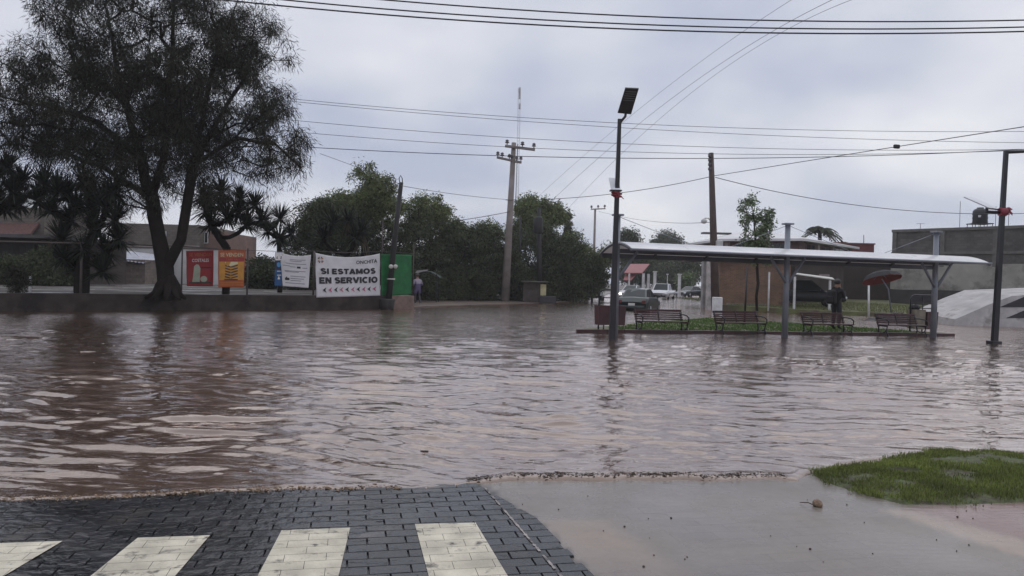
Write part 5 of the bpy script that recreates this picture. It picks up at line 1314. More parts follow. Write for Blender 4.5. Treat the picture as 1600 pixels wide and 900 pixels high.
window(gb, (3.3, 0.0, 4.75), 0.5, 0.9, m_gblk)
for x, h_ in ((1.6, 0.5), (4.3, 2.0), (6.6, 1.5), (7.4, 1.2), (9.8, 1.0)):
    mb = MB().tube([(x, 1, Hh), (x, 1, Hh + h_)], 0.018, 5)
    if x < 2: mb.tube([(x - 0.3, 1, Hh + h_), (x + 0.3, 1, Hh + h_)], 0.012, 5)
    mb.build('rooftop_rod', m_dark, gb)
p = V((a.x, a.y, 0)) + d_ * 0.0
tk = at(1531, 352, 57)
wt_ = thing('water_tank', 'black water tank on a metal stand on the grey building roof', 'water tank', (tk.x, tk.y, 0.4 + Hh))
hz = at(1531, 349, 57).z - (0.4 + Hh); hz = max(hz, 0.35)
MB().lathe((0, 0, hz), [(0.5, 0), (0.53, 0.06), (0.5, 0.3), (0.53, 0.36), (0.5, 0.6), (0.53, 0.66), (0.5, 0.95), (0.38, 1.08), (0.24, 1.12), (0.24, 1.2), (0.05, 1.22)], 18).build('tank', mat('black_plastic', (0.012, 0.012, 0.016), 0.45), wt_)
MB().box((-0.3, -0.44, hz + 0.5), (0.22, 0.03, 0.16)).build('sticker', m_pil, wt_)
mb = MB(); mb.box((0, 0, hz - 0.04), (1.4, 1.2, 0.06))
for x in (-0.65, -0.25, 0.25, 0.65): mb.tube([(x, -0.5, -0.02), (x, -0.5, hz)], 0.025, 5).tube([(x, 0.5, -0.02), (x, 0.5, hz)], 0.025, 5)
mb.build('stand', m_dark, wt_)

# palms behind the house
def palm(label, px, py, D, L_, seed, zb):
    c = at(px, py, D); b_ = V((c.x, c.y, zb)); r = np.random.default_rng(seed)
    t0 = thing('palm', label, 'palm', b_); h_ = c.z - zb
    MB().tube([(0, 0, -0.3), (0.1, 0, h_ * 0.5), (0, 0, h_)], [0.25, 0.2, 0.18], 10).build('trunk', m_bark, t0)
    for k in range(22):
        th = k * 2.4 + r.uniform(-0.2, 0.2); el = r.uniform(0.1, 1.2); pts = []
        for j in range(9):
            u = j / 8; rr = L_ * (u * math.cos(el) + 0.25 * u * u); pts.append(np.array([rr * math.cos(th), rr * math.sin(th), h_ + L_ * (u * math.sin(el) * 1.1 - 0.85 * u * u)]))
        C, Dv = [], []
        for j in range(8):
            d = pts[j + 1] - pts[j]; s_ = np.cross(d, [0, 0, 1]); s_ /= np.linalg.norm(s_) + 1e-6
            for q in range(5):
                p = pts[j] + d * q / 5
                for sg in (-1, 1): C.append(p); Dv.append(s_ * sg + d / np.linalg.norm(d) * 0.6 + np.array([0, 0, -0.5]))
        fr = link('frond', leaf_mesh('frond', np.array(C), np.array(Dv), L_ * 0.27, 0.03 * L_ / 1.5, r), m_leaf2, t0)
palm('feather palm showing above the white roof', 1281, 362, 72, 1.75, 3, 0.3)
palm('lower palm crown half hidden behind the white roof edge', 1311, 385, 75, 1.6, 4, 0.3)

# ------------------------------------------------------------------ banners on the bank
def text_tris(body, shear=0.0, off=0.0, spacing=1.0):
    cu = bpy.data.curves.new('lettering', 'FONT'); cu.body = body; cu.size = 1.0; cu.offset = off; cu.shear = shear; cu.space_character = spacing
    cu.resolution_u = 3
    o = bpy.data.objects.new('lettering', cu); COL.objects.link(o)
    dg = bpy.context.evaluated_depsgraph_get(); me = o.evaluated_get(dg).to_mesh()
    vs = [tuple(v.co) for v in me.vertices]; fs = [tuple(p.vertices) for p in me.polygons]
    o.evaluated_get(dg).to_mesh_clear(); bpy.data.objects.remove(o); bpy.data.curves.remove(cu)
    x0 = min(v[0] for v in vs); x1 = max(v[0] for v in vs); y0 = min(v[1] for v in vs); y1 = max(v[1] for v in vs)
    return [((v[0] - x0) / (x1 - x0), (v[1] - y0) / (y1 - y0)) for v in vs], fs
class Banner:
    def __init__(s, name, label, corners, m, amp=0.03, seed=0, cat='banner', sag=0.0, group=None):
        """corners BL BR TR TL in world"""
        s.c = [V(p) for p in corners]; s.amp, s.seed, s.sag = amp, seed, sag
        s.base = (s.c[0] + s.c[1]) / 2
        s.n = (s.c[1] - s.c[0]).cross(s.c[3] - s.c[0]).normalized()
        s.o = thing(name, label, cat, s.base, 0, group)
        nu, nv = 40, 28; vs, fs = [], []
        for i in range(nu + 1):
            for j in range(nv + 1): vs.append(s.pt(i / nu, j / nv, 0))
        for i in range(nu):
            for j in range(nv): a = i * (nv + 1) + j; fs.append((a, a + nv + 1, a + nv + 2, a + 1))
        mb = MB(s.base).add(vs, fs, True); sh_ = mb.build('sheet', m, s.o)
        md = sh_.modifiers.new('thickness', 'SOLIDIFY'); md.thickness = 0.006; md.offset = -1
        s.sheet = sh_
    def pt(s, u, v, d):
        p = s.c[0].lerp(s.c[1], u).lerp(s.c[3].lerp(s.c[2], u), v)
        p = p + V((0, 0, -s.sag * 4 * u * (1 - u) * v ** 3))
        w_ = s.amp * (math.sin(5.0 * u + 3 * v + s.seed) * 0.5 + 0.5 * math.sin(11 * u - 6 * v + 2 * s.seed) + 0.5 * v * math.sin(23 * abs(u - 0.5) + 9 * v + s.seed))
        w_ += s.amp * 1.2 * max(0.0, v - 0.55) * math.sin(34 * (u + 0.45 * v) + s.seed) * (abs(u - 0.5) + 0.3) + s.amp * 0.5 * max(0.0, 0.3 - v) * math.sin(27 * u + 5 * v)
        return p + s.n * (w_ + d)
    def shape(s, name, pts2, fs, m, d=0.012): return MB(s.base).add([s.pt(u, v, d + 0.008) for u, v in pts2], fs).build(name, m, s.sheet)
    def text(s, body, u0, v0, u1, v1, m, name='letter', **k):
        vs, fs = text_tris(body, **k); P2 = [(u0 + (u1 - u0) * x, v0 + (v1 - v0) * y) for x, y in vs]
        root = list(range(len(vs)))
        def find(i):
            while root[i] != i: root[i] = root[root[i]]; i = root[i]
            return i
        for f in fs:
            for q in f[1:]: root[find(q)] = find(f[0])
        isl = {}
        for f in fs: isl.setdefault(find(f[0]), []).append(f)
        for grp in isl.values():
            ids = sorted({i for f in grp for i in f}); mp_ = {i: k_ for k_, i in enumerate(ids)}
            s.shape(name, [P2[i] for i in ids], [tuple(mp_[i] for i in f) for f in grp], m)
    def rect(s, name, u0, v0, u1, v1, m, d=0.008, n=6):
        vs = [(u0 + (u1 - u0) * i / n, v) for i in range(n + 1) for v in (v0, v1)]
        return s.shape(name, vs, [(2 * i, 2 * i + 2, 2 * i + 3, 2 * i + 1) for i in range(n)], m, d)
m_vinyl = mat('white_vinyl', (0.78, 0.76, 0.78), 0.5, 0, 0.08, 1.5, transl=0.3, stain=((0.62, 0.58, 0.56), 1.8, 0.58))
m_blk = mat('black_print', (0.015, 0.015, 0.018), 0.5); m_pink = mat('pink_print', (0.45, 0.12, 0.20), 0.5)
m_grn = mat('green_vinyl', (0.013, 0.17, 0.048), 0.5, 0, 0.3, 2.5, transl=0.25, stain=((0.03, 0.10, 0.04), 2.0, 0.58))
b1 = Banner('banner', 'white banner with bold black lettering and a row of arrows', [wall_pt(494, 465, 0.06), wall_pt(594, 462, 0.06), wall_pt(593, 396, 0.06), wall_pt(493, 395, 0.06)], m_vinyl, 0.032, 1.0, sag=0.18)
def arc(cx, cy, rx, ry, a0, a1, n=9): return [(cx + rx * math.cos(math.radians(a0 + (a1 - a0) * i / n)), cy + ry * math.sin(math.radians(a0 + (a1 - a0) * i / n))) for i in range(n + 1)]
GL = {'I': (0.26, [[(.13, 0), (.13, 1)]]), 'E': (0.72, [[(.12, 0), (.12, 1)], [(.12, .88), (.70, .88)], [(.12, .5), (.64, .5)], [(.12, .12), (.72, .12)]]),
      'T': (0.74, [[(0, .88), (.74, .88)], [(.37, 0), (.37, 1)]]), 'A': (0.86, [[(.10, 0), (.43, 1)], [(.76, 0), (.43, 1)], [(.2, .27), (.66, .27)]]),
      'M': (0.98, [[(.12, 0), (.12, 1)], [(.86, 0), (.86, 1)], [(.14, .98), (.49, .12)], [(.84, .98), (.49, .12)]]), 'N': (0.82, [[(.12, 0), (.12, 1)], [(.70, 0), (.70, 1)], [(.14, .95), (.68, .05)]]),
      'V': (0.84, [[(.08, 1), (.42, 0.02)], [(.76, 1), (.42, 0.02)]]), 'O': (0.92, [arc(.46, .5, .34, .39, 90, 452, 20)]), 'C': (0.86, [arc(.46, .5, .34, .39, 50, 310, 14)]),
      'S': (0.78, [arc(.39, .69, .27, .20, 25, 180, 7) + arc(.39, .31, .28, .20, 95, -150, 11)]), 'R': (0.80, [[(.12, 0), (.12, 1)], [(.12, .88), (.45, .88)] + arc(.45, .68, .22, .20, 80, -80, 7) + [(.12, .48)], [(.42, .47), (.70, 0)]])}
def bold_text(bn, body, u0, v0, u1, v1, m):
    tot = sum((GL[ch][0] + .10) if ch != ' ' else .36 for ch in body) - .10
    asp = (bn.c[1] - bn.c[0]).length / (bn.c[3] - bn.c[0]).length
    x = 0.0; hw = 0.145
    for ch in body:
        if ch == ' ': x += .36; continue
        w_, st = GL[ch]; P2, fs, ds = [], [], []
        mb_ = MB(bn.base)
        for k, pl in enumerate(st):
            pl = [V(p) for p in pl]; n_ = len(pl); L2, R2 = [], []
            for i in range(n_):
                d = (pl[min(i + 1, n_ - 1)] - pl[max(i - 1, 0)]).normalized(); nn_ = V((-d.y, d.x)) * hw
                L2.append(pl[i] + nn_); R2.append(pl[i] - nn_)
            pts = L2 + R2
            vs = [bn.pt(u0 + (u1 - u0) * (x + p.x) / tot, v0 + (v1 - v0) * p.y, 0.022 + k * 0.0008) for p in pts]
            mb_.add(vs, [(i, n_ + i, n_ + i + 1, i + 1) for i in range(n_ - 1)])
        mb_.build('letter', m, bn.sheet); x += w_ + .10
bold_text(b1, 'SI ESTAMOS', 0.07, 0.53, 0.92, 0.665, m_blk)
bold_text(b1, 'EN SERVICIO', 0.045, 0.31, 0.955, 0.455, m_blk)
b1.text('ONCHITA', 0.62, 0.79, 0.95, 0.885, m_blk, off=0.014)
for k in range(10):
    u, v, q = 0.09 + k * 0.0875, 0.165, 0.0
    pts2 = [(u, v), (u + 0.06, v + 0.062), (u + 0.042, v), (u + 0.06, v - 0.062)]
    b1.shape('arrow', pts2, [(0, 2, 1), (0, 3, 2)], m_blk if k % 2 == 0 else m_pink)
m_or = mat('orange_print', (0.35, 0.12, 0.03), 0.5); m_br = mat('brown_print', (0.05, 0.03, 0.025), 0.5)
for k in range(4):
    cu, cv = 0.075, 0.86; a = k * math.pi / 2 + 0.6
    for j, mm in ((0, m_or), (1, m_br)):
        a2 = a + j * 0.55; r1, r2 = 0.012, 0.05
        pts2 = [(cu + r1 * math.cos(a2), cv + 1.6 * r1 * math.sin(a2)), (cu + r2 * math.cos(a2 - 0.22), cv + 1.6 * r2 * math.sin(a2 - 0.22)), (cu + r2 * math.cos(a2 + 0.22), cv + 1.6 * r2 * math.sin(a2 + 0.22))]
        b1.shape('emblem_leaf', pts2, [(0, 1, 2)], mm)
b2 = Banner('green_sheet', 'plain bright green sheet behind the black leaning pole', [wall_pt(596, 463, -0.05), wall_pt(643, 460, -0.05), wall_pt(643, 398, -0.05), wall_pt(595, 397, -0.05)], m_grn, 0.012, 2.0, 'sheet')
m_red_v = mat('red_vinyl', (0.36, 0.022, 0.028), 0.5, 0, 0.12, 1.5, transl=0.2); m_or_v = mat('orange_vinyl', (0.50, 0.11, 0.03), 0.5, 0, 0.12, 1.5, transl=0.2)
m_yel = mat('yellow_print', (0.52, 0.24, 0.03), 0.5); m_crm = mat('cream_print', (0.62, 0.56, 0.36), 0.5); m_wp = mat('white_print', (0.68, 0.66, 0.64), 0.5); m_dr = mat('dark_red_print', (0.30, 0.03, 0.025), 0.5); m_sack = mat('pale_green_print', (0.36, 0.38, 0.29), 0.5)
b3 = Banner('banner', 'red banner with white sack picture nearest the big trunk', [wall_pt(292, 447, -0.6), wall_pt(333, 447, -0.6), wall_pt(334, 391, -0.6), wall_pt(291, 392, -0.6)], m_red_v, 0.02, 3.0)
b3.text('SE VENDEN', 0.08, 0.84, 0.93, 0.93, m_or, off=0.012)
b3.text('COSTALES', 0.2, 0.68, 0.82, 0.77, m_wp, off=0.015)
b3.rect('caption_strip', 0.5, 0.50, 0.92, 0.535, m_blk)
b3.shape('sack_picture', [(0.2, 0.12), (0.48, 0.12), (0.5, 0.5), (0.44, 0.6), (0.36, 0.62), (0.27, 0.56), (0.25, 0.4)], [(0, 1, 2, 3, 4, 5, 6)], m_sack)
b3.shape('roll_picture', [(0.5 + 0.13 + 0.13 * math.cos(a), 0.2 + 0.085 * math.sin(a)) for a in np.linspace(0, 6.0, 14)], [tuple(range(14))], m_sack, 0.015)
b3.rect('ground_strip', 0.08, 0.07, 0.92, 0.115, m_br)
b4 = Banner('banner', 'orange banner with a picture of stacked pallets', [wall_pt(341, 449, -0.25), wall_pt(381, 449, -0.25), wall_pt(383, 391, -0.25), wall_pt(341, 391, -0.25)], m_or_v, 0.018, 4.0)
b4.rect('yellow_field', 0.03, 0.2, 0.97, 0.70, m_yel, 0.008)
b4.text('SE VENDEN', 0.07, 0.83, 0.93, 0.93, m_crm, off=0.015)
b4.rect('red_band', 0.04, 0.695, 0.96, 0.80, m_dr, 0.010)
b4.text('TARIMAS', 0.25, 0.715, 0.78, 0.785, m_or_v, off=0.01)
for k in range(5):
    v = 0.24 + k * 0.075
    b4.shape('pallet_picture', [(0.25, v + 0.03), (0.46, v - 0.03 + 0.02), (0.46, v + 0.025), (0.25, v + 0.07)], [(0, 1, 2, 3)], m_br, 0.013)
    b4.shape('pallet_picture', [(0.48, v - 0.01), (0.73, v + 0.04), (0.73, v + 0.075), (0.48, v + 0.025)], [(0, 1, 2, 3)], m_br, 0.013)
b4.shape('pallet_top', [(0.25, 0.655), (0.45, 0.57), (0.74, 0.635), (0.72, 0.69), (0.25, 0.69)], [(0, 1, 2, 3, 4)], m_crm, 0.013)
b4.rect('caption_strip', 0.23, 0.19, 0.74, 0.225, m_blk, 0.014)
for k in range(2): b4.rect('pinstripe', 0.05, 0.06 + k * 0.06, 0.95, 0.07 + k * 0.06, m_yel, 0.010)
b5 = Banner('notice_banner', 'white printed notice with fine grey lines and dark pictograms', [wall_pt(442, 447, -0.1), wall_pt(482, 450, -0.1), wall_pt(486, 398, -0.1), wall_pt(437, 394, -0.1)], m_vinyl, 0.02, 5.0, sag=0.1)
m_gp = mat('grey_print', (0.22, 0.21, 0.25), 0.6)
r = random.Random(3)
for v, u0, u1 in ((0.84, 0.3, 0.82), (0.79, 0.3, 0.7), (0.70, 0.15, 0.85), (0.62, 0.05, 0.3), (0.60, 0.3, 0.5), (0.58, 0.72, 0.9), (0.47, 0.1, 0.85), (0.44, 0.12, 0.6), (0.31, 0.3, 0.86), (0.24, 0.3, 0.8), (0.18, 0.3, 0.7), (0.1, 0.1, 0.85)):
    b5.rect('text_line', u0, v, u1, v + 0.018, m_gp)
b5.rect('pictogram', 0.54, 0.57, 0.66, 0.63, m_blk); b5.rect('pictogram', 0.1, 0.19, 0.26, 0.26, m_blk); b5.rect('pictogram', 0.14, 0.26, 0.18, 0.29, m_blk)
b6 = Banner('blue_panel', 'narrow blue panel with pale symbols left of the white notice', [wall_pt(429, 447, -0.12), wall_pt(441.5, 447, -0.12), wall_pt(443, 394, -0.12), wall_pt(430, 394, -0.12)], mat('blue_vinyl', (0.02, 0.10, 0.27), 0.5, 0, 0.25, 1.5, transl=0.2), 0.01, 6.0)
b6.rect('white_top', 0.02, 0.76, 0.98, 0.99, m_wp); b6.rect('navy_band', 0.02, 0.48, 0.98, 0.755, mat('navy_print', (0.015, 0.02, 0.07), 0.5))
b6.shape('round_symbol', [(0.45 + 0.25 * math.cos(a), 0.63 + 0.07 * math.sin(a)) for a in np.linspace(0, 6, 14)], [tuple(range(14))], mat('sky_blue_print', (0.06, 0.25, 0.5), 0.5), 0.012)
b6.rect('pale_line', 0.25, 0.43, 0.8, 0.45, m_wp); b6.rect('pale_line', 0.25, 0.31, 0.8, 0.335, m_wp); b6.shape('drop_symbol', [(0.3, 0.2), (0.65, 0.2), (0.48, 0.31)], [(0, 1, 2)], m_wp)
b6.rect('emblem_print', 0.1, 0.80, 0.9, 0.88, m_gp)

# thin fence posts and rope that carry the banners
m_rust = mat('rusty_tube', (0.10, 0.08, 0.075), 0.7)
for px, yt, r_, lb in ((126, 378, 0.04, 'thin steel fence post before the yucca trunk'), (283.5, 385, 0.03, 'thin steel fence post left of the red banner'), (386, 388, 0.035, 'thin steel fence post right of the orange banner'), (489.5, 392, 0.04, 'thin steel fence post between the notice and the lettered banner'), (595.5, 345, 0.022, 'tall thin rod at the near corner of the green sheet'), (645, 382, 0.022, 'tall thin rod at the outer edge of the green sheet')):
    q0 = wall_pt(px, 458, -0.3); q0.z = BZ - 0.05; tp = wall_pt(px, yt, -0.3)
    tag(MB(q0).tube([q0, V((q0.x, q0.y, tp.z))], r_, 7).build('fence_post', m_rust, None, q0), lb, 'post', 'fence posts on the bank')
def rope(label, pts, r_, off=-0.3, m=None):
    P = [wall_pt(x, y, off) for x, y in pts]; o = P[0]
    tag(MB(o).tube(P, r_, 6).build('fence_rail', m or m_rust, None, o), label, 'rail')
rope('thin horizontal pipe rail running from the left edge to the red banner', [(-250, 371), (0, 377), (126, 380), (200, 382), (285, 385), (340, 389)], 0.03)
rope('thin wire carrying the notice and the white lettered banner', [(340, 389), (386, 391), (440, 393), (489, 392), (540, 395), (595, 393), (645, 396)], 0.012)
rope('pale tube imitating a strip of reflected light on the bank left of the yucca trunk', [(-60, 458.5), (60, 458.5), (118, 458)], 0.045, -0.9, m_pil)  # no rail here: white tube paints the light reflected off the bank top

# weed clump on the bank edge at the left
b_ = wall_pt(27, 459, -0.5); b_.z = BZ - 0.05
make_tree('weed_clump', 'straggly weed clump with a white stake on the bank at left', b_, [[(0, 0, -0.1), (0, 0, 0.4)]], [(0, 0, 0.45, 0.45, 0.35, 0.42)], 40, 20, 0.18, 0.12, 0.012, m_leaf_dark, 91, cat='weeds')
q0 = wall_pt(47, 446, -1.2); tag(MB(q0).box(q0, (0.06, 0.06, 0.75)).build('stake', m_pil, None, q0), 'short white stake standing beside the weed clump', 'stake')

# ------------------------------------------------------------------ vehicles
m_tyre = mat('tyre_rubber', (0.012, 0.012, 0.012), 0.8); m_rim = mat('alloy_rim', (0.4, 0.4, 0.42), 0.3, 0.8)
m_cglass = mat('car_glass', (0.02, 0.027, 0.03), 0.08, 0, 0.1, 1, spec=0.22)
m_plate = mat('number_plate', (0.6, 0.6, 0.58), 0.5); m_tail = mat('tail_lamp', (0.09, 0.012, 0.012), 0.3)
m_head = mat('head_lamp', (0.55, 0.57, 0.6), 0.15); m_headon = mat('lit_head_lamp', (0.9, 0.9, 0.85), 0.2, emit=((1, 0.95, 0.85), 5.0))
def make_car(name, label, cat, loc, heading, paint, kind='sedan', lit=False):
    c = thing(name, label, cat, loc, math.atan2(heading[1], heading[0]))
    if kind == 'sedan':
        L_, W_ = 4.4, 0.86
        body = [(-2.2, .78, .35, .70), (-2.12, .84, .25, .92), (-1.6, .86, .22, .98), (-0.9, .87, .22, .97), (0.9, .87, .22, .94), (1.5, .86, .22, .88), (1.95, .83, .24, .78), (2.15, .76, .3, .62)]
        gh = [(-1.75, .97, .72), (-1.0, 1.40, .57), (0.1, 1.44, .58), (1.05, .94, .74)]
    elif kind == 'pickup':
        L_, W_ = 5.2, 0.95
        body = [(-2.6, .88, .5, 1.02), (-2.5, .93, .42, 1.10), (-0.6, .95, .4, 1.10), (0.0, .95, .38, 1.12), (1.2, .95, .38, 1.12), (2.0, .94, .38, 1.08), (2.45, .9, .4, .98), (2.6, .82, .45, .8)]
        gh = [(-0.75, 1.11, .82), (-0.5, 1.72, .68), (0.65, 1.76, .68), (1.45, 1.10, .82)]
    else:
        L_, W_ = 4.6, 0.92
        body = [(-2.3, .84, .42, .9), (-2.2, .9, .36, 1.02), (-1.2, .92, .34, 1.05), (0.6, .92, .34, 1.03), (1.3, .91, .34, 1.0), (1.9, .89, .34, .95), (2.2, .85, .38, .85), (2.32, .78, .42, .7)]
        gh = [(-2.15, 1.03, .78), (-1.85, 1.66, .64), (0.3, 1.70, .64), (1.15, 1.02, .78)]
    vs, fs = [], []; k = 0
    for x, w_, zb, zs in body:
        prof = [(-w_ * .9, zb), (-w_, zb + .12), (-w_ * 1.01, (zb + zs) / 2 + .05), (-w_ * .97, zs - .05), (-w_ * .88, zs), (0, zs + .025), (w_ * .88, zs), (w_ * .97, zs - .05), (w_ * 1.01, (zb + zs) / 2 + .05), (w_, zb + .12), (w_ * .9, zb)]
        vs += [(x, y, z) for y, z in prof]; k = len(prof)
    for i in range(len(body) - 1):
        for j in range(k - 1): fs.append((i * k + j, i * k + j + 1, (i + 1) * k + j + 1, (i + 1) * k + j))
        fs.append((i * k + k - 1, i * k, (i + 1) * k, (i + 1) * k + k - 1))
    fs.append(tuple(range(k))); fs.append(tuple(range((len(body) - 1) * k, len(body) * k))[::-1])
    mb = MB().add(vs, fs, True)
    # cabin
    (xa, za, wa), (xb, zb, wb), (xc, zc, wc), (xd, zd, wd) = gh
    A = [(xa, -wa, za - .03), (xb, -wb, zb), (xc, -wc, zc), (xd, -wd, zd - .03)]; B = [(x, -y, z) for x, y, z in A]
    mr, mf = ((xb), 0, zb + .025), ((xc), 0, zc + .025)
    cv = A + B + [mr, mf]
    cf = [(0, 1, 2, 3), (7, 6, 5, 4), (0, 4, 5, 8, 1), (3, 2, 9, 6, 7), (1, 8, 9, 2), (8, 5, 6, 9)]
    mb.add(cv, cf)
    bo = mb.build('body', paint, c)
    # glass set just outside the pillars
    def pane(name, q, s_=0.86, d=0.008):
        q = [V(p) for p in q]; ce = sum(q, V((0, 0, 0))) / len(q); n_ = (q[1] - q[0]).cross(q[2] - q[0]).normalized()
        if n_.dot(ce - V((0, 0, 0.8))) < 0: n_ = -n_
        MB().slab([ce + (p - ce) * s_ + n_ * d for p in q], 0.01).build(name, m_cglass, c)
    pane('rear_window', [A[0], B[0], B[1], A[1]], 0.86); pane('windscreen', [A[3], B[3], B[2], A[2]], 0.88)
    xm = (xb + xc) / 2
    for S, sg in ((A, -1), (B, 1)):
        lo_m = V((xm, sg * (wa + wd) / 2, (za + zd) / 2 - .03)); hi_m = V((xm, sg * (wb + wc) / 2, (zb + zc) / 2))
        pane('side_window', [S[0], lo_m, hi_m, S[1]], 0.82); pane('side_window', [lo_m, S[3], S[2], hi_m], 0.82)
    wr = 0.31 if kind == 'sedan' else 0.37
    for x in (-L_ * .30, L_ * .305):
        for sg in (-1, 1):
            wh = MB().lathe((x, sg * (W_ - .09), wr), [(wr * .62, -.11), (wr * .95, -.1), (wr, -.06), (wr, .06), (wr * .95, .1), (wr * .62, .11)], 18, 'Y').build('tyre', m_tyre, c)
            MB().lathe((x, sg * (W_ - .02), wr), [(wr * .1, -.05), (wr * .62, -.05), (wr * .62, .05), (wr * .15, .055)], 14, 'Y').build('rim', m_rim, wh)
    xf, xr = body[-1][0], body[0][0]; zf, zr = body[-1][3], body[0][3]; wf, wr_ = body[-1][1], body[0][1]
    for sg in (-1, 1):
        MB().box((xf - .02, sg * wf * .78, zf - .06), (.16, .3, .15), sg * -0.35, .04).build('headlight', m_headon if lit and sg < 0 else m_head, c)
        MB().box((xr + .03, sg * wr_ * .84, zr + .02), (.12, .22, .2), sg * 0.25, .03).build('tail_light', m_tail, c)
        MB().box((xd - .25, sg * (W_ + .09), zd + .06), (.12, .2, .13), 0, .03).build('mirror', paint, c)
    MB().box((xr - .012, 0, zr - .12), (.02, .36, .15)).build('number_plate', m_plate, c)
    MB().box((xf + .01, 0, zf - .22), (.03, .8, .14), 0, .01).build('grille', m_tyre, c)
    MB().box((xf - .03, 0, body[-1][2] + .08), (.14, wf * 1.8, .14), 0, .04).build('front_bumper', m_tyre if kind != 'sedan' else paint, c)
    MB().box((xr + .03, 0, body[0][2] + .1), (.14, wr_ * 1.8, .16), 0, .04).build('rear_bumper', paint, c)
    if kind == 'pickup':
        MB().box((-1.6, 0, 1.112), (1.7, 1.5, .02)).build('bed_liner', m_tyre, c)
    return c
def cpaint(name, col, r_=0.25): return mat(name, col, r_, 0.0, 0.06, 1.5, coat=0.5)
q = gnd(1007, 486); make_car('parked_car', 'dark green saloon seen from behind standing in the flood', 'car', (q.x, q.y + 1.6, -0.22), (0.36, 0.93), cpaint('dark_green_paint', (0.010, 0.024, 0.024), 0.4))
q = gnd(989, 466); make_car('car', 'silver saloon with a lit headlight behind the dark green one', 'car', (q.x + 0.1, q.y + 1.5, -0.12), (-0.42, -0.9), cpaint('silver_paint', (0.50, 0.50, 0.52)), 'sedan', True)
q = gnd(1040, 467.5); make_car('pickup_truck', 'white pickup truck driving through the flood beyond the green saloon', 'pickup truck', (q.x, q.y + 1.5, -0.2), (-0.36, -0.93), cpaint('white_paint', (0.60, 0.61, 0.64)), 'pickup')
q = gnd(1078, 463.5); make_car('parked_car', 'dark blue car beyond the white pickup near the gate pillars', 'car', (q.x, q.y, -0.1), (-0.72, -0.7), cpaint('dark_blue_paint', (0.025, 0.03, 0.045)))
q = gnd(927, 468.5); make_car('van', 'pale van facing us half hidden by the bin rack', 'van', (q.x, q.y + 1.0, -0.18), (-0.05, -1.0), cpaint('pale_van_paint', (0.42, 0.43, 0.46)), 'suv')
q = at(1262, 470, 47); make_car('off_road_car', 'black off road car parked under the pale lean-to roof', 'car', (q.x, q.y + 0.5, float(lawn_z(q.x, q.y)) - 0.02), (0.95, -0.3), cpaint('black_paint', (0.010, 0.010, 0.013)), 'suv')

# ------------------------------------------------------------------ lawn items
D = 44; q = at(1268, 480, D); lz = float(lawn_z(q.x, D))
lt = thing('lean_to', 'pale sheet lean-to roof on thin white posts over the black car', 'shelter', (q.x, q.y, lz))
T = lambda p: V(p) - V((q.x, q.y, lz))
MB().slab([T(at(1240, 428, D - 0.6)), T(at(1304, 437, D - 0.6)), T(at(1300, 434, D + 3)), T(at(1246, 427, D + 3))], 0.05).build('roof', mat('pale_roof_sheet', (0.55, 0.54, 0.50), 0.6, 0, 0.12, 2), lt)
for px, yt in ((1242, 431), (1297, 437)):
    for dy in (-0.5, 2.6):
        a, c = T(at(px, yt, D + dy)), T(at(px, 482, D + dy)); MB().box((a.x, a.y, a.z / 2 - 0.1), (0.11, 0.11, a.z + 0.1)).build('post', m_pil, lt)
for px, y0, y1, D, lb in ((1202, 425, 477, 44, 'thin white post standing before the brick house'), (1357.5, 446, 489, 41, 'thin white post beside the red and black parasol')):
    a, c = at(px, y0, D), at(px + (-1.5 if px < 1300 else 0), y1, D); z = float(lawn_z(c.x, c.y))
    tag(MB(V((c.x, c.y, z))).tube([V((c.x, c.y, z - 0.2)), a], 0.055, 8).build('white_post', m_pil, None, (c.x, c.y, z)), lb, 'post')
# parasol
D = 42; pb = at(1393, 488, D); pb.z = float(lawn_z(pb.x, pb.y))
um = thing('parasol', 'tilted black parasol with red underside leaning on its pole', 'parasol', pb)
T = lambda p: V(p) - pb
MB().tube([V((0, 0, -0.1)), T(at(1388, 452, D)), T(at(1378, 436, D))], 0.035, 7).build('pole', m_steel, um)
cen, axis = T(at(1377, 433, D)), V((-0.10, 0.27, 0.95)).normalized()
x_ = axis.orthogonal().normalized(); y_ = axis.cross(x_)
for nm, m_, d0 in (('canopy', mat('black_cloth', (0.018, 0.018, 0.022), 0.8, transl=0.1), 0.0), ('red_lining', mat('red_cloth', (0.26, 0.035, 0.03), 0.7, transl=0.35), -0.02)):
    vs, fs = [cen + axis * (0.38 + d0)], []
    for rr, zz in ((0.45, 0.30), (0.85, 0.12), (1.08, -0.14)):
        for j in range(16):
            a = 2 * math.pi * j / 16; k = 1.0 if j % 2 == 0 else 0.95; vs.append(cen + (x_ * math.cos(a) + y_ * math.sin(a)) * rr * k + axis * (zz + d0))
    for j in range(16): fs.append((0, 1 + j, 1 + (j + 1) % 16))
    for i in range(2):
        for j in range(16): fs.append((1 + i * 16 + j, 1 + (i + 1) * 16 + j, 1 + (i + 1) * 16 + (j + 1) % 16, 1 + i * 16 + (j + 1) % 16))
    MB().add(vs, fs).build(nm, m_, um)
for j in range(8):
    a = 2 * math.pi * j / 8; MB().tube([cen + axis * 0.3, cen + (x_ * math.cos(a) + y_ * math.sin(a)) * 0.85 + axis * 0.07], 0.01, 4).build('rib', m_steel, um)
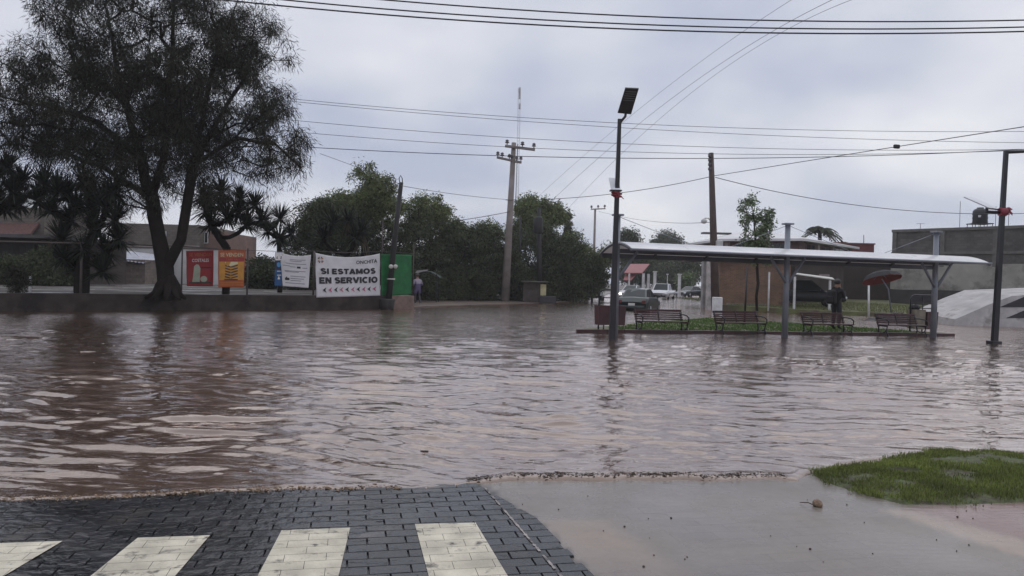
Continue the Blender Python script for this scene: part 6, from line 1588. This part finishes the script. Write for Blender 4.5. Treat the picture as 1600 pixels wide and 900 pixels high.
# rubble heap
p = at(1402, 489, 36); bm = bmesh.new(); bmesh.ops.create_grid(bm, x_segments=28, y_segments=18, size=1)
for v in bm.verts:
    rr = math.hypot(v.co.x, v.co.y); h_ = max(0, 1 - rr) ** 0.7 * 0.42 * (0.5 + 0.9 * float(fbm(np.array(v.co.x * 3 + 7), np.array(v.co.y * 3), 5))); v.co = V((v.co.x * 1.5, v.co.y * 0.9, h_ - 0.08))
me = bpy.data.meshes.new('rubble_heap'); bm.to_mesh(me); bm.free()
hp = tag(link('rubble_heap', me, mat('dark_rubble', (0.06, 0.052, 0.055), 0.8, 0, 0.5, 5, 0.8, 12), None, (p.x, p.y, 0.1)), 'low dark heap of rubble between the parasol and wide bin rack', 'rubble heap')
r = random.Random(9)
for k in range(46):
    a, d = r.uniform(0, 6.28), r.random() ** 0.6; x, y = 1.4 * d * math.cos(a), 0.85 * d * math.sin(a); s_ = r.uniform(0.05, 0.13)
    MB().box((0, 0, 0), (s_ * r.uniform(1, 2), s_, s_ * 0.8), r.uniform(0, 3), s_ * 0.2).build('stone', mat('grey_rubble', (0.15, 0.135, 0.13), 0.85, 0, 0.3, 4) if k % 3 else m_deb, hp, (x, y, 0.3 * (1 - d) + 0.03))
# dark bush beyond the end post
b_ = at(1484, 492, 38); b_.z = 0.1
make_tree('dark_bush', 'low dark bush between the end post and the concrete ramp', b_, [[(0, 0, -0.1), (0, 0, 0.2)]], [(0, 0, 0.28, 0.75, 0.5, 0.3)], 70, 30, 0.22, 0.14, 0.03, m_leaf_dark, 92, cat='bush')
# concrete ramp with black bands
D = 33.0
P_ = [at(1492, 499, D), at(1545, 476, D), at(1582, 462, D), at(1760, 455, D)]
rb = V((P_[0].x, D, 0)); rm = thing('concrete_ramp', 'pale concrete ramp with black slanting bands at the right edge', 'ramp', rb)
fr = [V((p.x, p.y, p.z)) - rb for p in P_]
vs = [V((q.x, q.y, q.z)) for q in fr] + [V((fr[3].x, fr[3].y, -0.3)), V((fr[0].x, fr[0].y, -0.3))]
n = len(vs); bk_ = [v + V((0.3, 4.0, 0.2)) for v in vs]
MB().add(vs + bk_, [tuple(range(n))[::-1], tuple(range(n, 2 * n))] + [(i, n + i, n + (i + 1) % n, (i + 1) % n) for i in range(n)]).build('slab', mat('pale_concrete', (0.42, 0.405, 0.40), 0.8, 0, 0.25, 1.2, 0.3, 10, stain=((0.27, 0.25, 0.24), 1.1, 0.54)), rm)
m_band = mat('black_band_paint', (0.02, 0.02, 0.024), 0.6)
for bx in ([(1562, 480), (1600, 464), (1720, 458), (1720, 468), (1600, 480)], [(1572, 497), (1603, 484), (1720, 476), (1720, 497)]):
    q = [at(x, y, D - 0.012) - rb for x, y in bx]; MB().slab(q, 0.02).build('black_band', m_band, rm)

# ------------------------------------------------------------------ people
def person(name, label, loc, rotz, J, edges, root, colours, mats, group=None):
    """J: name -> (x, y, z, r). colours(p) -> material index"""
    t0 = thing(name, label, 'person', loc, rotz, group)
    bm = bmesh.new(); lay = bm.verts.layers.skin.verify(); vd = {}
    for k, (x, y, z, r_) in J.items():
        v = bm.verts.new((x, y, z)); v[lay].radius = (r_, r_); vd[k] = v
        if k == root: v[lay].use_root = True
    for a, c in edges: bm.edges.new((vd[a], vd[c]))
    me = bpy.data.meshes.new('body'); bm.to_mesh(me); bm.free()
    o = bpy.data.objects.new('body', me); COL.objects.link(o)
    s1 = o.modifiers.new('s', 'SKIN'); s1.use_smooth_shade = True; s1.branch_smoothing = 0.3
    s2 = o.modifiers.new('d', 'SUBSURF'); s2.levels = 2; s2.render_levels = 2
    dg = bpy.context.evaluated_depsgraph_get(); m2 = bpy.data.meshes.new_from_object(o.evaluated_get(dg))
    o.modifiers.clear(); o.data = m2; o.name = 'body'; o.parent = t0; m2.materials.clear()
    for q in mats: m2.materials.append(q)
    for p in m2.polygons: p.material_index = colours(p.center); p.use_smooth = True
    return t0
def std_edges(hands=True):
    e = [('pel', 'waist'), ('waist', 'chest'), ('chest', 'neck'), ('neck', 'jaw'), ('jaw', 'head'), ('head', 'crown')]
    for s in 'lr':
        e += [('pel', 'hip' + s), ('hip' + s, 'kn' + s), ('kn' + s, 'an' + s), ('an' + s, 'toe' + s), ('chest', 'sh' + s), ('sh' + s, 'el' + s), ('el' + s, 'wr' + s), ('wr' + s, 'pa' + s)]
        e += [('pa' + s, 'f%d%s' % (k, s)) for k in range(4)] + [('wr' + s, 'th' + s)]
    return e
def hand(J, s, w, d, side):
    w, d, side = V(w), V(d).normalized(), V(side).normalized()
    p = w + d * 0.07; J['pa' + s] = (*p, 0.026)
    for k in range(4): q = p + d * (0.085 - 0.008 * abs(k - 1)) + side * (0.022 * (k - 1.5)) ; J['f%d%s' % (k, s)] = (*q, 0.0095)
    q = w + d * 0.06 + side * 0.055; J['th' + s] = (*q, 0.010)
def hair(parent, c, r_, m):
    bm = bmesh.new(); bmesh.ops.create_uvsphere(bm, u_segments=18, v_segments=12, radius=1)
    for v in bm.verts:
        f = 1 + 0.05 * math.sin(13 * v.co.x + 7 * v.co.z)
        z = v.co.z
        if z < -0.25: v.co.z = -0.25 - 0.35 * (v.co.y < 0.2) * abs(z + 0.25)
        v.co = V((v.co.x * r_ * f, v.co.y * r_ * 1.12 * f, v.co.z * r_ * 1.1))
    me = bpy.data.meshes.new('hair'); bm.to_mesh(me); bm.free()
    for p in me.polygons: p.use_smooth = True
    link('hair', me, m, parent, c)
m_skin = mat('skin', (0.30, 0.17, 0.12), 0.55); m_hair = mat('black_hair', (0.012, 0.010, 0.010), 0.5)
m_coat = mat('black_coat', (0.014, 0.013, 0.016), 0.8); m_jean = mat('dark_trousers', (0.016, 0.017, 0.024), 0.8); m_shoe = mat('dark_shoes', (0.012, 0.011, 0.011), 0.6)
# standing person: local +y is where they face
J = {'pel': (0, 0, .93, .15), 'waist': (0, .0, 1.10, .145), 'chest': (0, .01, 1.33, .165), 'neck': (0, .01, 1.47, .065), 'jaw': (0, .05, 1.55, .075), 'head': (0, .04, 1.63, .10), 'crown': (0, .02, 1.70, .075),
     'hipl': (-.10, 0, .86, .105), 'knl': (-.11, .02, .48, .075), 'anl': (-.11, -.03, .09, .055), 'toel': (-.13, .14, .035, .042),
     'hipr': (.10, 0, .86, .105), 'knr': (.11, .03, .48, .075), 'anr': (.12, -.02, .09, .055), 'toer': (.14, .15, .035, .042),
     'shl': (-.20, 0, 1.39, .075), 'ell': (-.25, .06, 1.12, .058), 'wrl': (-.10, .27, 1.20, .038), 'shr': (.20, 0, 1.39, .075), 'elr': (.26, .05, 1.12, .058), 'wrr': (.10, .27, 1.21, .038)}
hand(J, 'l', J['wrl'][:3], (.55, .6, .35), (0, -.5, .8)); hand(J, 'r', J['wrr'][:3], (-.55, .6, .35), (0, -.5, .8))
def colr(p):
    if p.z > 1.47 and abs(p.x) < .16: return 0
    if p.y > .25 and 1.1 < p.z < 1.4: return 0
    if p.z < .10: return 3
    return 2 if p.z < .88 else 1
q = gnd(1306, 515, 0.07)
RZ = math.radians(-62)
pr = person('person', 'person in dark coat and trousers standing behind a bench, hands raised in front', (q.x, q.y, 0.075), RZ, J, std_edges(), 'pel', colr, [m_skin, m_coat, m_jean, m_shoe])
hair(pr, (0, .01, 1.655), .112, m_hair)
bpk = thing('backpack', 'black backpack worn by the standing person in dark clothes', 'backpack', (q.x, q.y, 0.075), RZ)
MB().box((0, -.255, 1.14), (.33, .20, .50), 0, .07).build('pack', m_coat, bpk)
MB().box((0, -.375, 1.05), (.25, .07, .24), 0, .03).build('front_pocket', m_coat, bpk)
for s_ in (-1, 1): MB().tube([(s_ * .1, -.17, 1.36), (s_ * .12, -.05, 1.49), (s_ * .12, .13, 1.40), (s_ * .14, .16, 1.2), (s_ * .15, -.14, 1.0)], .018, 6).build('strap', m_coat, bpk)
ph = MB().box((0, .385, 1.28), (.075, .012, .15), 0, .005, M=Matrix.Rotation(-0.5, 3, 'X')).build('phone', m_blk, None, (q.x, q.y, 0.075)); ph.rotation_euler = (0, 0, RZ)
tag(ph, 'small dark phone held by the standing person in dark clothes', 'phone')
# walking person by the green sheet
J = {'pel': (0, 0, .90, .155), 'waist': (0, .01, 1.05, .14), 'chest': (0, .03, 1.27, .16), 'neck': (0, .05, 1.40, .06), 'jaw': (0, .09, 1.47, .07), 'head': (0, .08, 1.55, .095), 'crown': (0, .06, 1.62, .07),
     'hipl': (-.10, 0, .82, .11), 'knl': (-.10, .10, .46, .075), 'anl': (-.10, .04, .09, .05), 'toel': (-.11, .20, .035, .04), 'hipr': (.10, 0, .82, .11), 'knr': (.10, .02, .46, .075), 'anr': (.10, -.18, .10, .05), 'toer': (.11, -.03, .035, .04),
     'shl': (-.19, .02, 1.32, .07), 'ell': (-.24, .02, 1.05, .055), 'wrl': (-.16, .22, 1.0, .036), 'shr': (.19, .02, 1.32, .07), 'elr': (.25, .0, 1.05, .055), 'wrr': (.20, .20, 1.02, .036)}
hand(J, 'l', J['wrl'][:3], (.2, .9, .1), (0, 0, 1)); hand(J, 'r', J['wrr'][:3], (-.1, .9, .1), (0, 0, 1))
def colr2(p):
    if p.z > 1.40 and abs(p.x) < .15: return 0
    if p.y > .19 and .9 < p.z < 1.15: return 0
    if p.z < .09: return 3
    return 2 if p.z < .62 else (1 if p.z < 1.12 else 4)
q = gnd(652, 476, 0.05)
pw = person('person', 'person in a purple top with pale sleeves walking beside the green sheet', (q.x, q.y, 0.055), math.radians(35), J, std_edges(), 'pel', colr2, [m_skin, mat('purple_cloth', (0.10, 0.075, 0.16), 0.8), mat('grey_trousers', (0.05, 0.048, 0.055), 0.8), mat('white_shoes', (0.5, 0.5, 0.5), 0.6), mat('pale_lilac_cloth', (0.30, 0.26, 0.33), 0.8)])
hair(pw, (0, .05, 1.575), .108, mat('brown_hair', (0.03, 0.02, 0.016), 0.5))

# ------------------------------------------------------------------ haze: thin wet air round the whole scene
hz = MB().box((0, 420, 19.2), (1440, 1000, 42)).build('haze', None)
tag(hz, 'thin pale wet air over the street', kind='stuff')
mh = bpy.data.materials.new('wet_air'); mh.use_nodes = True
t = mh.node_tree; t.nodes.clear(); oo = t.nodes.new('ShaderNodeOutputMaterial'); pv = t.nodes.new('ShaderNodeVolumePrincipled')
pv.inputs['Color'].default_value = (0.94, 0.96, 1.0, 1); pv.inputs['Density'].default_value = 0.0006; pv.inputs['Anisotropy'].default_value = 0.2
t.links.new(pv.outputs[0], oo.inputs['Volume'])
hz.data.materials.append(mh)
